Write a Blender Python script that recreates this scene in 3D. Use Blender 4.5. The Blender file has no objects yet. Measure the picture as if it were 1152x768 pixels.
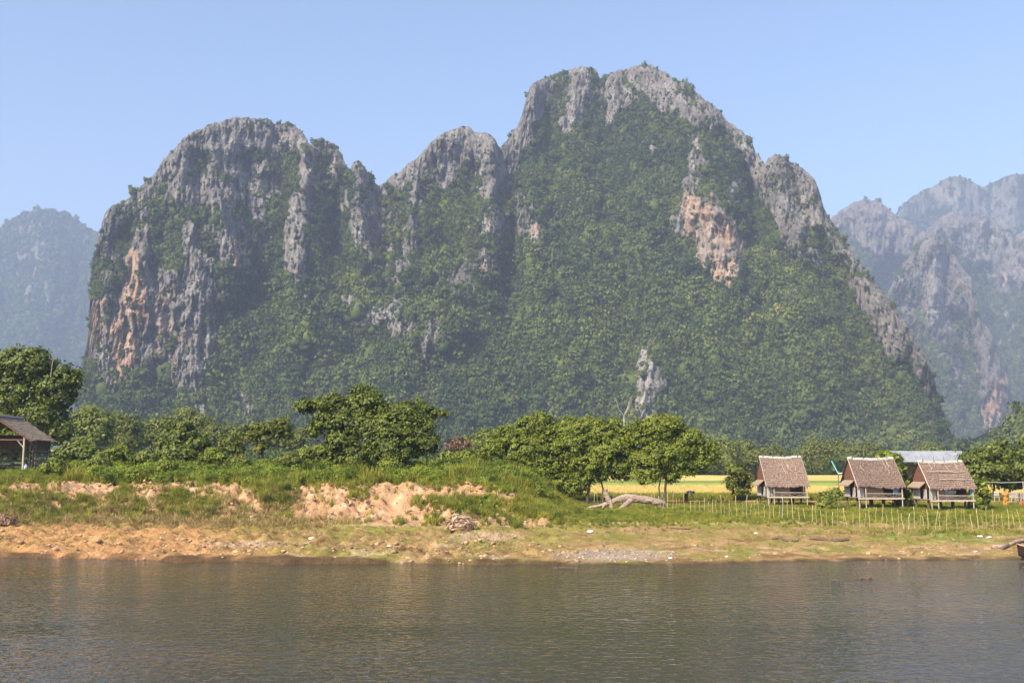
import bpy, math, random
import numpy as np
from mathutils import Vector, Matrix

# ---------------------------------------------------------------- camera, sky, sun, exposure
scene = bpy.context.scene
COL = scene.collection
R = math.radians
F = 1120.0                       # focal length in photograph pixels (1152 wide)
CAM_Z = 5.0
PITCH = math.atan(136.0 / F)
cam_data = bpy.data.cameras.new("camera")
cam_data.sensor_width = 36.0
cam_data.lens = F * 36.0 / 1152.0
cam_data.clip_start = 0.5
cam_data.clip_end = 40000.0
cam = bpy.data.objects.new("camera", cam_data)
COL.objects.link(cam)
cam.location = (0, 0, CAM_Z)
cam.rotation_euler = (R(90) + PITCH, 0, 0)
scene.camera = cam

SUN_EL, SUN_AZ = R(40), math.atan2(-0.66, -0.75)      # sun direction azimuth: from +Y towards +X
world = bpy.data.worlds.new("World")
scene.world = world
world.use_nodes = True
wt = world.node_tree
sky = wt.nodes.new("ShaderNodeTexSky")
sky.sky_type = 'NISHITA'
sky.sun_disc = False
sky.sun_elevation = SUN_EL
sky.sun_rotation = SUN_AZ
sky.air_density = 1.0
sky.dust_density = 1.6
sky.ozone_density = 2.4
wt.links.new(sky.outputs[0], wt.nodes["Background"].inputs[0])
wt.nodes["Background"].inputs[1].default_value = 0.15

sun_data = bpy.data.lights.new("sun", 'SUN')
sun_data.energy = 5.0
sun_data.angle = R(0.5)
sun_data.color = (1.0, 0.87, 0.66)
sun = bpy.data.objects.new("sun", sun_data)
COL.objects.link(sun)
sdir = Vector((math.sin(SUN_AZ) * math.cos(SUN_EL), math.cos(SUN_AZ) * math.cos(SUN_EL), math.sin(SUN_EL)))
sun.rotation_euler = sdir.to_track_quat('Z', 'Y').to_euler()
sun.location = (-40, -40, 60)

scene.view_settings.view_transform = 'Standard'
scene.view_settings.look = 'None'
scene.view_settings.exposure = 0.86
scene.view_settings.gamma = 1.0
scene.view_settings.use_curve_mapping = False
scene.render.engine = 'CYCLES'
scene.cycles.use_denoising = True
scene.cycles.max_bounces = 6
scene.cycles.diffuse_bounces = 1
scene.cycles.glossy_bounces = 3
scene.cycles.transparent_max_bounces = 6
scene.cycles.volume_bounces = 1
HAZE = 0.00026

rng = np.random.default_rng(7)
random.seed(7)

# ---------------------------------------------------------------- helpers
def P(u, v, Y):
    """world point at forward distance Y seen at photograph pixel (u, v)"""
    cx = (np.asarray(u, float) - 576.0) / F
    cy = (384.0 - np.asarray(v, float)) / F
    dy = math.cos(PITCH) - cy * math.sin(PITCH)
    dz = math.sin(PITCH) + cy * math.cos(PITCH)
    t = Y / dy
    return np.stack(np.broadcast_arrays(cx * t, np.asarray(Y, float) + 0 * t, CAM_Z + dz * t), -1)

def XU(u, Y):
    return (u - 576.0) / F * Y / 1.0073

def _hash(ix, iy, iz, s):
    h = (ix * 374761393 + iy * 668265263 + iz * 2147483647 + s * 1274126177) & 0xFFFFFFFF
    h = ((h ^ (h >> 13)) * 1274126177) & 0xFFFFFFFF
    h = ((h ^ (h >> 16)) * 2246822519) & 0xFFFFFFFF
    return (h ^ (h >> 15)) & 0xFFFFFFFF

def noise(x, y, z=0.0, seed=0):
    """gradient-like value noise, about -1..1"""
    x, y, z = np.broadcast_arrays(np.asarray(x, float), np.asarray(y, float), np.asarray(z, float))
    ix, iy, iz = np.floor(x).astype(np.int64), np.floor(y).astype(np.int64), np.floor(z).astype(np.int64)
    fx, fy, fz = x - ix, y - iy, z - iz
    ux, uy, uz = (f * f * f * (f * (f * 6 - 15) + 10) for f in (fx, fy, fz))
    out = 0.0
    for a in (0, 1):
        for b in (0, 1):
            for c in (0, 1):
                h = _hash(ix + a, iy + b, iz + c, seed)
                gx = ((h & 1023) / 511.5 - 1)
                gy = (((h >> 10) & 1023) / 511.5 - 1)
                gz = (((h >> 20) & 1023) / 511.5 - 1)
                w = (ux if a else 1 - ux) * (uy if b else 1 - uy) * (uz if c else 1 - uz)
                out = out + w * (gx * (fx - a) + gy * (fy - b) + gz * (fz - c))
    return out * 1.5

def fbm(x, y, z=0.0, oct=4, seed=0, gain=0.5):
    o, a = 0.0, 1.0
    for k in range(oct):
        o = o + a * noise(x * 2.03 ** k, y * 2.03 ** k, z * 2.03 ** k if not np.isscalar(z) else z + k * 3.7, seed + k)
        a *= gain
    return o

def ridged(x, y, z=0.0, oct=3, seed=0):
    o, a = 0.0, 1.0
    for k in range(oct):
        o = o + a * (1 - 2.2 * np.abs(noise(x * 2.1 ** k, y * 2.1 ** k, z, seed + k)))
        a *= 0.5
    return o

def sstep(a, b, x):
    t = np.clip((x - a) / (b - a), 0, 1)
    return t * t * (3 - 2 * t)

def gauss1(a, s, axis):
    if s <= 0: return a
    n = int(3 * s) + 1
    k = np.exp(-0.5 * (np.arange(-n, n + 1) / s) ** 2); k /= k.sum()
    pad = [(0, 0)] * a.ndim; pad[axis] = (n, n)
    p = np.pad(a, pad, mode='edge')
    out = np.zeros_like(a)
    for i, w in enumerate(k):
        sl = [slice(None)] * a.ndim; sl[axis] = slice(i, i + a.shape[axis])
        out += w * p[tuple(sl)]
    return out

def new_mesh(name, verts, faces, mats=(), smooth=False, attrs=None, fmat=None):
    me = bpy.data.meshes.new(name)
    verts = np.asarray(verts, np.float32).reshape(-1, 3)
    if isinstance(faces, np.ndarray):
        nf, k = faces.shape
        me.vertices.add(len(verts)); me.vertices.foreach_set("co", verts.ravel())
        me.loops.add(nf * k); me.loops.foreach_set("vertex_index", faces.astype(np.int32).ravel())
        me.polygons.add(nf)
        me.polygons.foreach_set("loop_start", np.arange(0, nf * k, k, dtype=np.int32))
        me.polygons.foreach_set("loop_total", np.full(nf, k, np.int32))
    else:
        me.from_pydata(verts.tolist(), [], faces)
    for m in mats: me.materials.append(m)
    if fmat is not None: me.polygons.foreach_set("material_index", np.asarray(fmat, np.int32))
    if smooth: me.polygons.foreach_set("use_smooth", np.ones(len(me.polygons), bool))
    for k, (dom, arr) in (attrs or {}).items():
        arr = np.asarray(arr, np.float32)
        if arr.ndim == 1:
            a = me.attributes.new(k, 'FLOAT', dom); a.data.foreach_set("value", arr)
        else:
            a = me.attributes.new(k, 'FLOAT_COLOR', dom)
            if arr.shape[1] == 3: arr = np.concatenate([arr, np.ones((len(arr), 1), np.float32)], 1)
            a.data.foreach_set("color", arr.ravel())
    me.update(); me.validate()
    return me

def tag(o, label=None, cat=None, group=None, kind=None):
    if label: o['label'] = label
    if cat: o['category'] = cat
    if group: o['group'] = group
    if kind: o['kind'] = kind
    return o

def link(name, me, parent=None, loc=None):
    o = bpy.data.objects.new(name, me)
    COL.objects.link(o)
    if parent is not None: o.parent = parent
    if loc is not None: o.location = loc
    return o

def empty(name, loc, rz=0.0, label=None, cat=None, group=None):
    o = bpy.data.objects.new(name, None)
    COL.objects.link(o)
    o.location = loc; o.rotation_euler = (0, 0, rz); o.empty_display_size = 0.3
    return tag(o, label, cat, group)

class MB:
    """collects boxes, bars and tubes; build() links them as one mesh object"""
    def __init__(s): s.v = []; s.f = []
    def raw(s, vs, fs):
        n = len(s.v); s.v += [tuple(map(float, q)) for q in vs]; s.f += [tuple(n + i for i in f) for f in fs]
        return s
    def box(s, c, d, rot=None):
        vs = [Vector((a * d[0] / 2, b * d[1] / 2, e * d[2] / 2)) for a in (-1, 1) for b in (-1, 1) for e in (-1, 1)]
        if rot is not None: vs = [rot @ q for q in vs]
        vs = [q + Vector(c) for q in vs]
        return s.raw(vs, [(0, 1, 3, 2), (4, 6, 7, 5), (0, 4, 5, 1), (2, 3, 7, 6), (0, 2, 6, 4), (1, 5, 7, 3)])
    def slab(s, q, t):
        """quad q of four corners extruded by vector t"""
        q = [Vector(p) for p in q]; t = Vector(t)
        return s.raw(q + [p + t for p in q], [(3, 2, 1, 0), (4, 5, 6, 7), (0, 1, 5, 4), (1, 2, 6, 5), (2, 3, 7, 6), (3, 0, 4, 7)])
    def tube(s, pts, rad, n=6, cap=True):
        pts = [Vector(p) for p in pts]
        if np.isscalar(rad): rad = [rad] * len(pts)
        base = len(s.v)
        ref = Vector((0.13, 0.31, 0.94)).normalized()
        for i, p in enumerate(pts):
            t = (pts[min(i + 1, len(pts) - 1)] - pts[max(i - 1, 0)]).normalized()
            a = t.cross(ref)
            if a.length < 1e-3: a = t.cross(Vector((1, 0, 0)))
            a.normalize(); b = t.cross(a)
            for k in range(n):
                th = 2 * math.pi * k / n
                s.v.append(tuple(p + (a * math.cos(th) + b * math.sin(th)) * rad[i]))
        for i in range(len(pts) - 1):
            for k in range(n):
                q = base + i * n; k2 = (k + 1) % n
                s.f.append((q + k, q + k2, q + n + k2, q + n + k))
        if cap:
            s.f.append(tuple(base + k for k in range(n))[::-1]); q = base + (len(pts) - 1) * n
            s.f.append(tuple(q + k for k in range(n)))
        return s
    def build(s, name, mat, parent=None, loc=None, smooth=False):
        me = new_mesh(name, s.v, s.f, [mat], smooth)
        return link(name, me, parent, loc)

# ---------------------------------------------------------------- materials
def nt_new(name):
    m = bpy.data.materials.new(name); m.use_nodes = True
    nt = m.node_tree; b = nt.nodes["Principled BSDF"]
    b.inputs["Specular IOR Level"].default_value = 0.2
    return m, nt, b

def N(nt, typ, **kw):
    n = nt.nodes.new(typ)
    for k, v in kw.items(): setattr(n, k, v)
    return n

def ramp(nt, fac, stops):
    r = N(nt, "ShaderNodeValToRGB")
    el = r.color_ramp.elements
    while len(el) < len(stops): el.new(0.5)
    for e, (p, c) in zip(el, stops): e.position = p; e.color = (*c, 1)
    nt.links.new(fac, r.inputs[0]); return r.outputs[0]

def mixc(nt, fac, a, b, mode='MIX'):
    m = N(nt, "ShaderNodeMix", data_type='RGBA', blend_type=mode)
    for sock, val in ((m.inputs[0], fac), (m.inputs[6], a), (m.inputs[7], b)):
        if hasattr(val, 'is_linked') or isinstance(val, bpy.types.NodeSocket): nt.links.new(val, sock)
        elif isinstance(val, (int, float)): sock.default_value = val
        else: sock.default_value = (*val, 1)
    return m.outputs[2]

def noise_node(nt, scale, detail=5, coord='Object', stretch=(1, 1, 1), rough=0.6, dist=0.0):
    tc = N(nt, "ShaderNodeTexCoord"); mp = N(nt, "ShaderNodeMapping")
    mp.inputs["Scale"].default_value = stretch
    nt.links.new(tc.outputs[coord], mp.inputs[0])
    n = N(nt, "ShaderNodeTexNoise"); n.inputs["Scale"].default_value = scale
    n.inputs["Detail"].default_value = detail; n.inputs["Roughness"].default_value = rough
    n.inputs["Distortion"].default_value = dist
    nt.links.new(mp.outputs[0], n.inputs["Vector"]); return n.outputs["Fac"]

def bump(nt, b, height, strength, dist):
    n = N(nt, "ShaderNodeBump"); n.inputs["Strength"].default_value = strength
    n.inputs["Distance"].default_value = dist
    nt.links.new(height, n.inputs["Height"]); nt.links.new(n.outputs[0], b.inputs["Normal"])

def simple_mat(name, c1, c2, scale=6, stretch=(1, 1, 1), rough=0.85, bmp=0.3, bd=0.02, detail=6, objvar=0.0):
    m, nt, b = nt_new(name)
    n = noise_node(nt, scale, detail, 'Object', stretch)
    c = ramp(nt, n, [(0.32, c1), (0.68, c2)])
    if objvar:
        oi = N(nt, "ShaderNodeObjectInfo")
        k = ramp(nt, oi.outputs["Random"], [(0, (1 - objvar,) * 3), (1, (1 + objvar,) * 3)])
        c = mixc(nt, 1.0, c, k, 'MULTIPLY')
    nt.links.new(c, b.inputs["Base Color"]); b.inputs["Roughness"].default_value = rough
    if bmp: bump(nt, b, n, bmp, bd)
    return m

def leaf_mat(name, dark, light, warm=None, trans=0.25, spec=0.25, per='attr', rough=0.55):
    """foliage: colour varies by leaf ('tint' attribute) or by instance"""
    m, nt, b = nt_new(name)
    if per == 'attr':
        a = N(nt, "ShaderNodeAttribute", attribute_name="tint"); fac = a.outputs["Fac"]
    else:
        a = N(nt, "ShaderNodeObjectInfo")
        at = N(nt, "ShaderNodeAttribute", attribute_name="tint")
        mm = N(nt, "ShaderNodeMath", operation='MULTIPLY_ADD')
        nt.links.new(at.outputs["Fac"], mm.inputs[0]); mm.inputs[1].default_value = 0.35
        m2 = N(nt, "ShaderNodeMath", operation='MULTIPLY'); nt.links.new(a.outputs["Random"], m2.inputs[0]); m2.inputs[1].default_value = 0.65
        nt.links.new(m2.outputs[0], mm.inputs[2]); fac = mm.outputs[0]
    stops = [(0.0, dark), (0.75, light)]
    if warm is not None: stops = [(0.0, dark), (0.72, light), (0.93, light), (1.0, warm)]
    c = ramp(nt, fac, stops)
    nt.links.new(c, b.inputs["Base Color"])
    b.inputs["Roughness"].default_value = rough; b.inputs["Specular IOR Level"].default_value = spec
    if trans > 0:
        tr = N(nt, "ShaderNodeBsdfTranslucent")
        c2 = mixc(nt, 1.0, c, (1.25, 1.35, 0.5), 'MULTIPLY')
        nt.links.new(c2, tr.inputs[0])
        mx = N(nt, "ShaderNodeMixShader"); mx.inputs[0].default_value = trans
        nt.links.new(b.outputs[0], mx.inputs[1]); nt.links.new(tr.outputs[0], mx.inputs[2])
        nt.links.new(mx.outputs[0], nt.nodes["Material Output"].inputs["Surface"])
    return m

M = {}
M['bark'] = simple_mat("bark", (0.055, 0.04, 0.03), (0.16, 0.13, 0.10), 5, (3, 3, 0.6), bmp=0.6, bd=0.05)
M['dead_wood'] = simple_mat("dead_wood", (0.13, 0.085, 0.065), (0.56, 0.43, 0.34), 4, (1, 5, 5), bmp=0.8, bd=0.04)
M['pale_wood'] = simple_mat("pale_wood", (0.34, 0.27, 0.21), (0.62, 0.54, 0.45), 6, (3, 3, 0.7), bmp=0.4, bd=0.02, objvar=0.15)
M['bamboo'] = simple_mat("bamboo", (0.30, 0.235, 0.11), (0.58, 0.47, 0.26), 5, (4, 4, 1.2), bmp=0.2, bd=0.01, objvar=0.22)
M['post'] = simple_mat("post_wood", (0.07, 0.05, 0.04), (0.20, 0.15, 0.11), 6, (4, 4, 0.7), bmp=0.4, bd=0.02)
M['weathered'] = simple_mat("weathered_board", (0.13, 0.10, 0.085), (0.33, 0.27, 0.24), 5, (5, 5, 0.8), bmp=0.5, bd=0.02, objvar=0.25)
M['thatch'] = simple_mat("grass_thatch", (0.085, 0.052, 0.040), (0.40, 0.285, 0.225), 7, (3.0, 0.8, 0.8), bmp=1.0, bd=0.08, detail=9, objvar=0.12)
M['old_thatch'] = simple_mat("old_thatch", (0.20, 0.14, 0.10), (0.50, 0.39, 0.28), 8, (0.9, 3.5, 0.9), bmp=0.9, bd=0.05, detail=8)
M['ridge'] = simple_mat("ridge_cap", (0.30, 0.27, 0.25), (0.54, 0.51, 0.48), 6, (1, 3, 3), bmp=0.4, bd=0.02)
M['woven'] = simple_mat("woven_bamboo_wall", (0.34, 0.21, 0.14), (0.52, 0.36, 0.25), 14, (1, 1, 2), bmp=0.5, bd=0.02)
M['woven_grey'] = simple_mat("grey_wall", (0.34, 0.30, 0.28), (0.58, 0.53, 0.50), 8, (1, 1, 0.6), bmp=0.3, bd=0.02)
M['red_wood'] = simple_mat("red_gable_wood", (0.10, 0.045, 0.03), (0.25, 0.125, 0.085), 7, (1, 1, 3), bmp=0.4, bd=0.02)
M['metal_roof'] = simple_mat("metal_roof", (0.22, 0.235, 0.26), (0.34, 0.35, 0.38), 1.2, (1, 1, 1), rough=0.45, bmp=0.0)
M['skin'] = simple_mat("skin", (0.30, 0.17, 0.10), (0.36, 0.21, 0.13), 9, bmp=0, rough=0.6)
M['dark_cloth'] = simple_mat("dark_cloth", (0.02, 0.02, 0.025), (0.05, 0.05, 0.06), 9, bmp=0.2)
M['grey_cloth'] = simple_mat("grey_cloth", (0.33, 0.36, 0.42), (0.46, 0.50, 0.56), 9, bmp=0.2)
M['maroon_cloth'] = simple_mat("maroon_cloth", (0.12, 0.03, 0.03), (0.20, 0.06, 0.05), 9, bmp=0.2)
M['orange_cloth'] = simple_mat("orange_cloth", (0.70, 0.22, 0.04), (0.80, 0.32, 0.07), 9, bmp=0.2)
M['blue_cloth'] = simple_mat("blue_cloth", (0.10, 0.30, 0.52), (0.28, 0.52, 0.72), 4, bmp=0.3)
M['teal_paint'] = simple_mat("teal_paint", (0.10, 0.40, 0.42), (0.20, 0.55, 0.55), 4, bmp=0.0, rough=0.5)
M['white_paint'] = simple_mat("white_paint", (0.66, 0.64, 0.60), (0.82, 0.80, 0.77), 4, bmp=0.1)
M['red_paint'] = simple_mat("red_paint", (0.42, 0.09, 0.06), (0.55, 0.16, 0.10), 4, bmp=0.1)
M['boat_wood'] = simple_mat("boat_wood", (0.38, 0.20, 0.14), (0.58, 0.36, 0.27), 3, (1, 5, 5), bmp=0.3, bd=0.02)
M['boat_dark'] = simple_mat("boat_dark", (0.03, 0.02, 0.02), (0.07, 0.05, 0.04), 3, bmp=0.2)
M['hair'] = simple_mat("hair", (0.008, 0.007, 0.006), (0.02, 0.016, 0.014), 20, bmp=0.3)
# ---------------------------------------------------------------- sources for instanced masses (kept out of the scene)
def leaf_cloud(lobes, n, size, seed=0, clump=0.0, per=55, jitter=0.5, shell=0.22, aspect=1.7, droop=0.0):
    """leaf quads in clumps over the shells of ellipsoid lobes -> verts, faces, tint per vertex"""
    r = np.random.default_rng(seed)
    L = np.array(lobes, float)
    area = (L[:, 3] * L[:, 4] + L[:, 3] * L[:, 5] + L[:, 4] * L[:, 5])
    K = max(6, n // per)
    which = r.choice(len(L), K, p=area / area.sum())
    d = r.normal(size=(K, 3)); d[:, 2] += 0.25
    d /= np.linalg.norm(d, axis=1)[:, None]
    rad = 1 - np.abs(r.normal(0, shell, K))
    C = L[which, :3] + d * L[which, 3:6] * rad[:, None]
    keep = np.ones(K, bool)                       # drop clumps buried deep inside another lobe
    for j in range(len(L)):
        q = (C - L[j, :3]) / L[j, 3:6]
        keep &= ~((np.linalg.norm(q, axis=1) < 0.55) & (which != j))
    C = C[keep]; D = d[keep]; K = len(C)
    csz = (clump or 0.28 * float(np.mean(L[:, 3:6]))) * r.uniform(0.6, 1.35, K)
    k = r.integers(0, K, n)
    off = r.normal(size=(n, 3)) * 0.5
    off[:, 2] *= 0.7
    pos = C[k] + off * (csz[k] * (0.65 + 0.4 * r.exponential(1.0, n)))[:, None]
    pos[:, 2] -= droop * (off[:, 0] ** 2 + off[:, 1] ** 2) * csz[k]
    nrm = D[k] + r.normal(size=(n, 3)) * jitter + off * 0.8 + np.array([0, 0, 0.45])
    nrm /= np.linalg.norm(nrm, axis=1)[:, None]
    t = np.cross(nrm, r.normal(size=(n, 3))); t /= np.linalg.norm(t, axis=1)[:, None]
    b = np.cross(nrm, t)
    s = size * r.uniform(0.6, 1.35, n)
    a = t * (s * aspect / 2)[:, None]; c = b * (s / 2)[:, None]
    fold = nrm * (s * 0.18)[:, None]
    V = np.stack([pos - a, pos + c - fold * 0.4, pos + a + fold, pos - c - fold * 0.4], 1).reshape(-1, 3)
    Fc = np.arange(4 * n).reshape(n, 4)
    ct = r.uniform(0, 1, K)
    tint = np.clip(0.55 * ct[k] + 0.45 * r.uniform(0, 1, n), 0, 1)
    return V, Fc, np.repeat(tint, 4)

def blob(c, rad, seed, sub=2, amp=0.25):
    """lumpy closed body from a subdivided icosahedron (numpy)"""
    import bmesh
    bm = bmesh.new(); bmesh.ops.create_icosphere(bm, subdivisions=sub, radius=1.0)
    V = np.array([v.co[:] for v in bm.verts]); Fc = np.array([[v.index for v in f.verts] for f in bm.faces]); bm.free()
    n = fbm(V[:, 0] * 1.3 + seed * 7.1, V[:, 1] * 1.3, V[:, 2] * 1.3, 3, seed)
    V = V * (1 + amp * n)[:, None] * np.asarray(rad) + np.asarray(c)
    return V, Fc

def source(name, V, Fc, mat, tint=None, smooth=False):
    me = new_mesh(name, V, Fc, [mat], smooth, {'tint': ('POINT', tint)} if tint is not None else None)
    return bpy.data.objects.new(name, me)       # not linked to the scene: only used as instance geometry

def scatter(name, pts, scl, rot, idx, sources, label, cat, tilt=None):
    """one object whose points carry copies of the source meshes"""
    me = bpy.data.meshes.new(name)
    pts = np.asarray(pts, np.float32); n = len(pts)
    me.vertices.add(n); me.vertices.foreach_set("co", pts.ravel())
    a = me.attributes.new("scl", 'FLOAT_VECTOR', 'POINT')
    scl = np.asarray(scl, np.float32)
    if scl.ndim == 1: scl = np.stack([scl] * 3, 1)
    a.data.foreach_set("vector", scl.ravel())
    rt = np.zeros((n, 3), np.float32); rt[:, 2] = rot
    if tilt is not None: rt[:, 0] = tilt
    a = me.attributes.new("rot", 'FLOAT_VECTOR', 'POINT'); a.data.foreach_set("vector", rt.ravel())
    a = me.attributes.new("idx", 'INT', 'POINT'); a.data.foreach_set("value", np.asarray(idx, np.int32))
    o = link(name, me)
    g = bpy.data.node_groups.new(name + "_nodes", 'GeometryNodeTree')
    g.interface.new_socket("Geometry", in_out='INPUT', socket_type='NodeSocketGeometry')
    g.interface.new_socket("Geometry", in_out='OUTPUT', socket_type='NodeSocketGeometry')
    gi, go = g.nodes.new("NodeGroupInput"), g.nodes.new("NodeGroupOutput")
    jn = g.nodes.new("GeometryNodeJoinGeometry")
    for s in reversed(sources):
        oi = g.nodes.new("GeometryNodeObjectInfo"); oi.inputs["Object"].default_value = s
        oi.inputs["As Instance"].default_value = False
        ti = g.nodes.new("GeometryNodeGeometryToInstance")
        g.links.new(oi.outputs["Geometry"], ti.inputs[0]); g.links.new(ti.outputs[0], jn.inputs[0])
    ip = g.nodes.new("GeometryNodeInstanceOnPoints"); ip.inputs["Pick Instance"].default_value = True
    def attr(nm, t):
        q = g.nodes.new("GeometryNodeInputNamedAttribute"); q.data_type = t; q.inputs[0].default_value = nm; return q.outputs[0]
    g.links.new(gi.outputs[0], ip.inputs["Points"]); g.links.new(jn.outputs[0], ip.inputs["Instance"])
    g.links.new(attr("idx", 'INT'), ip.inputs["Instance Index"])
    er = g.nodes.new("FunctionNodeEulerToRotation"); g.links.new(attr("rot", 'FLOAT_VECTOR'), er.inputs[0])
    g.links.new(er.outputs[0], ip.inputs["Rotation"]); g.links.new(attr("scl", 'FLOAT_VECTOR'), ip.inputs["Scale"])
    g.links.new(ip.outputs[0], go.inputs[0])
    md = o.modifiers.new("copies", 'NODES'); md.node_group = g
    return tag(o, label, cat, None, 'stuff')

M['forest_leaf'] = leaf_mat("mountain_leaf", (0.013, 0.031, 0.010), (0.105, 0.140, 0.034), (0.30, 0.20, 0.08), trans=0.10, per='inst', spec=0.1)
def stand_variation(m, scale, lo, hi):
    """stands of different species: the leaf colour drifts across the slope with the tree's own position"""
    nt = m.node_tree
    oi = N(nt, "ShaderNodeObjectInfo")
    n = N(nt, "ShaderNodeTexNoise"); n.inputs["Scale"].default_value = scale; n.inputs["Detail"].default_value = 5; n.inputs["Roughness"].default_value = 0.65
    nt.links.new(oi.outputs["Location"], n.inputs["Vector"])
    k = ramp(nt, n.outputs["Fac"], [(0.36, lo), (0.64, hi)])
    b = nt.nodes["Principled BSDF"]; src = b.inputs["Base Color"].links[0].from_socket
    c = mixc(nt, 1.0, src, k, 'MULTIPLY'); nt.links.new(c, b.inputs["Base Color"])
stand_variation(M['forest_leaf'], 0.02, (0.62, 0.70, 0.80), (1.45, 1.30, 1.10))
M['valley_leaf'] = leaf_mat("valley_leaf", (0.030, 0.060, 0.014), (0.105, 0.145, 0.030), (0.24, 0.15, 0.05), trans=0.15, per='inst', spec=0.1)
M['far_leaf'] = leaf_mat("far_leaf", (0.030, 0.055, 0.025), (0.06, 0.10, 0.04), None, trans=0, per='inst', spec=0.0)
M['trunk_pale'] = simple_mat("pale_trunk", (0.25, 0.22, 0.18), (0.5, 0.45, 0.38), 1)

def crown_source(name, seed, mat, n=260, q=0.20):
    r = np.random.default_rng(seed)
    lobes = [(0, 0, 0.55, 0.75, 0.75, 0.6)]
    for k in range(5):
        a = r.uniform(0, 6.28)
        lobes.append((0.5 * math.cos(a), 0.5 * math.sin(a), 0.5 + r.uniform(-0.15, 0.5), *(r.uniform(0.35, 0.55, 3))))
    V, Fc, t = leaf_cloud(lobes, n, q, seed, clump=0.26, per=9, aspect=1.2, jitter=0.8)
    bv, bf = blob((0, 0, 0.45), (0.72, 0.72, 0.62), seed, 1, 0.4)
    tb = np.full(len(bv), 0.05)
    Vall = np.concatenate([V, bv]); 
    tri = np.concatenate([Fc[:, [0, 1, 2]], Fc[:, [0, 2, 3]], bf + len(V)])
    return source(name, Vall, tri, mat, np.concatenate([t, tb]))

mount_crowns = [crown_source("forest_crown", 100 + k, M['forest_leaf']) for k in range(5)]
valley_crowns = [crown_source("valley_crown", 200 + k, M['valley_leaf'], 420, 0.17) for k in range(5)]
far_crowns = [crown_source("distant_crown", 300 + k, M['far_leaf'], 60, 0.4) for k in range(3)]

# ---------------------------------------------------------------- mountains
def strokes(u, v, lst, warp=None, grow=1.0):
    """max over capsule strokes; each stroke = (strength, [(u, v, r), ...])"""
    out = np.zeros_like(u)
    if warp is not None: u = u + warp[0]; v = v + warp[1]
    for st, pts in lst:
        if len(pts) == 1: pts = pts * 2
        for (u0, v0, r0), (u1, v1, r1) in zip(pts[:-1], pts[1:]):
            du, dv = u1 - u0, v1 - v0
            t = np.clip(((u - u0) * du + (v - v0) * dv) / (du * du + dv * dv + 1e-6), 0, 1)
            d = np.hypot(u - u0 - t * du, v - v0 - t * dv)
            r = r0 + t * (r1 - r0)
            out = np.maximum(out, st * sstep(1.45, 0.75, d / r / grow))
    return out

def relief(u, v, lst):
    out = np.zeros_like(u)
    for amp, pts in lst:
        best = np.zeros_like(u)
        for (u0, v0, r0), (u1, v1, r1) in zip(pts[:-1], pts[1:]):
            du, dv = u1 - u0, v1 - v0
            t = np.clip(((u - u0) * du + (v - v0) * dv) / (du * du + dv * dv + 1e-6), 0, 1)
            d = np.hypot(u - u0 - t * du, v - v0 - t * dv) / (r0 + t * (r1 - r0))
            best = np.maximum(best, np.exp(-(d ** 1.6)))
        out += amp * best
    return out

def rock_material(name, grey1, grey2, soil, scale=1.0):
    m, nt, b = nt_new(name)
    at = lambda s: N(nt, "ShaderNodeAttribute", attribute_name=s).outputs["Fac"]
    n1 = noise_node(nt, 0.055 * scale, 8, 'Object', (1, 0.6, 0.30), 0.68, 0.6)
    n2 = noise_node(nt, 0.30 * scale, 7, 'Object', (1, 0.7, 0.16), 0.72)
    c = ramp(nt, n1, [(0.30, grey1), (0.52, grey2), (0.72, tuple(min(1, x * 1.55) for x in grey2))])
    k = ramp(nt, n2, [(0.34, (0.42, 0.41, 0.40)), (0.47, (0.92, 0.91, 0.90)), (0.64, (1.40, 1.37, 1.33))])
    c = mixc(nt, 1.0, c, k, 'MULTIPLY')
    n3 = noise_node(nt, 0.12 * scale, 7, 'Object', (1, 0.8, 0.3), 0.7)
    orange = ramp(nt, n3, [(0.34, (0.25, 0.20, 0.17)), (0.44, (0.55, 0.34, 0.22)), (0.54, (0.66, 0.47, 0.35)), (0.66, (0.74, 0.62, 0.53))])
    c = mixc(nt, at("orange"), c, orange)
    pale = ramp(nt, n2, [(0.38, (0.22, 0.20, 0.18)), (0.55, (0.58, 0.55, 0.52)), (0.7, (0.8, 0.78, 0.75))])
    c = mixc(nt, at("pale"), c, pale)
    c = mixc(nt, at("rock"), soil, c)
    nt.links.new(c, b.inputs["Base Color"]); b.inputs["Roughness"].default_value = 0.95
    b.inputs["Specular IOR Level"].default_value = 0.05
    add = N(nt, "ShaderNodeMath", operation='ADD'); nt.links.new(n1, add.inputs[0]); nt.links.new(n2, add.inputs[1])
    bump(nt, b, add.outputs[0], 1.0, 7.0 / scale)
    return m

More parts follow.
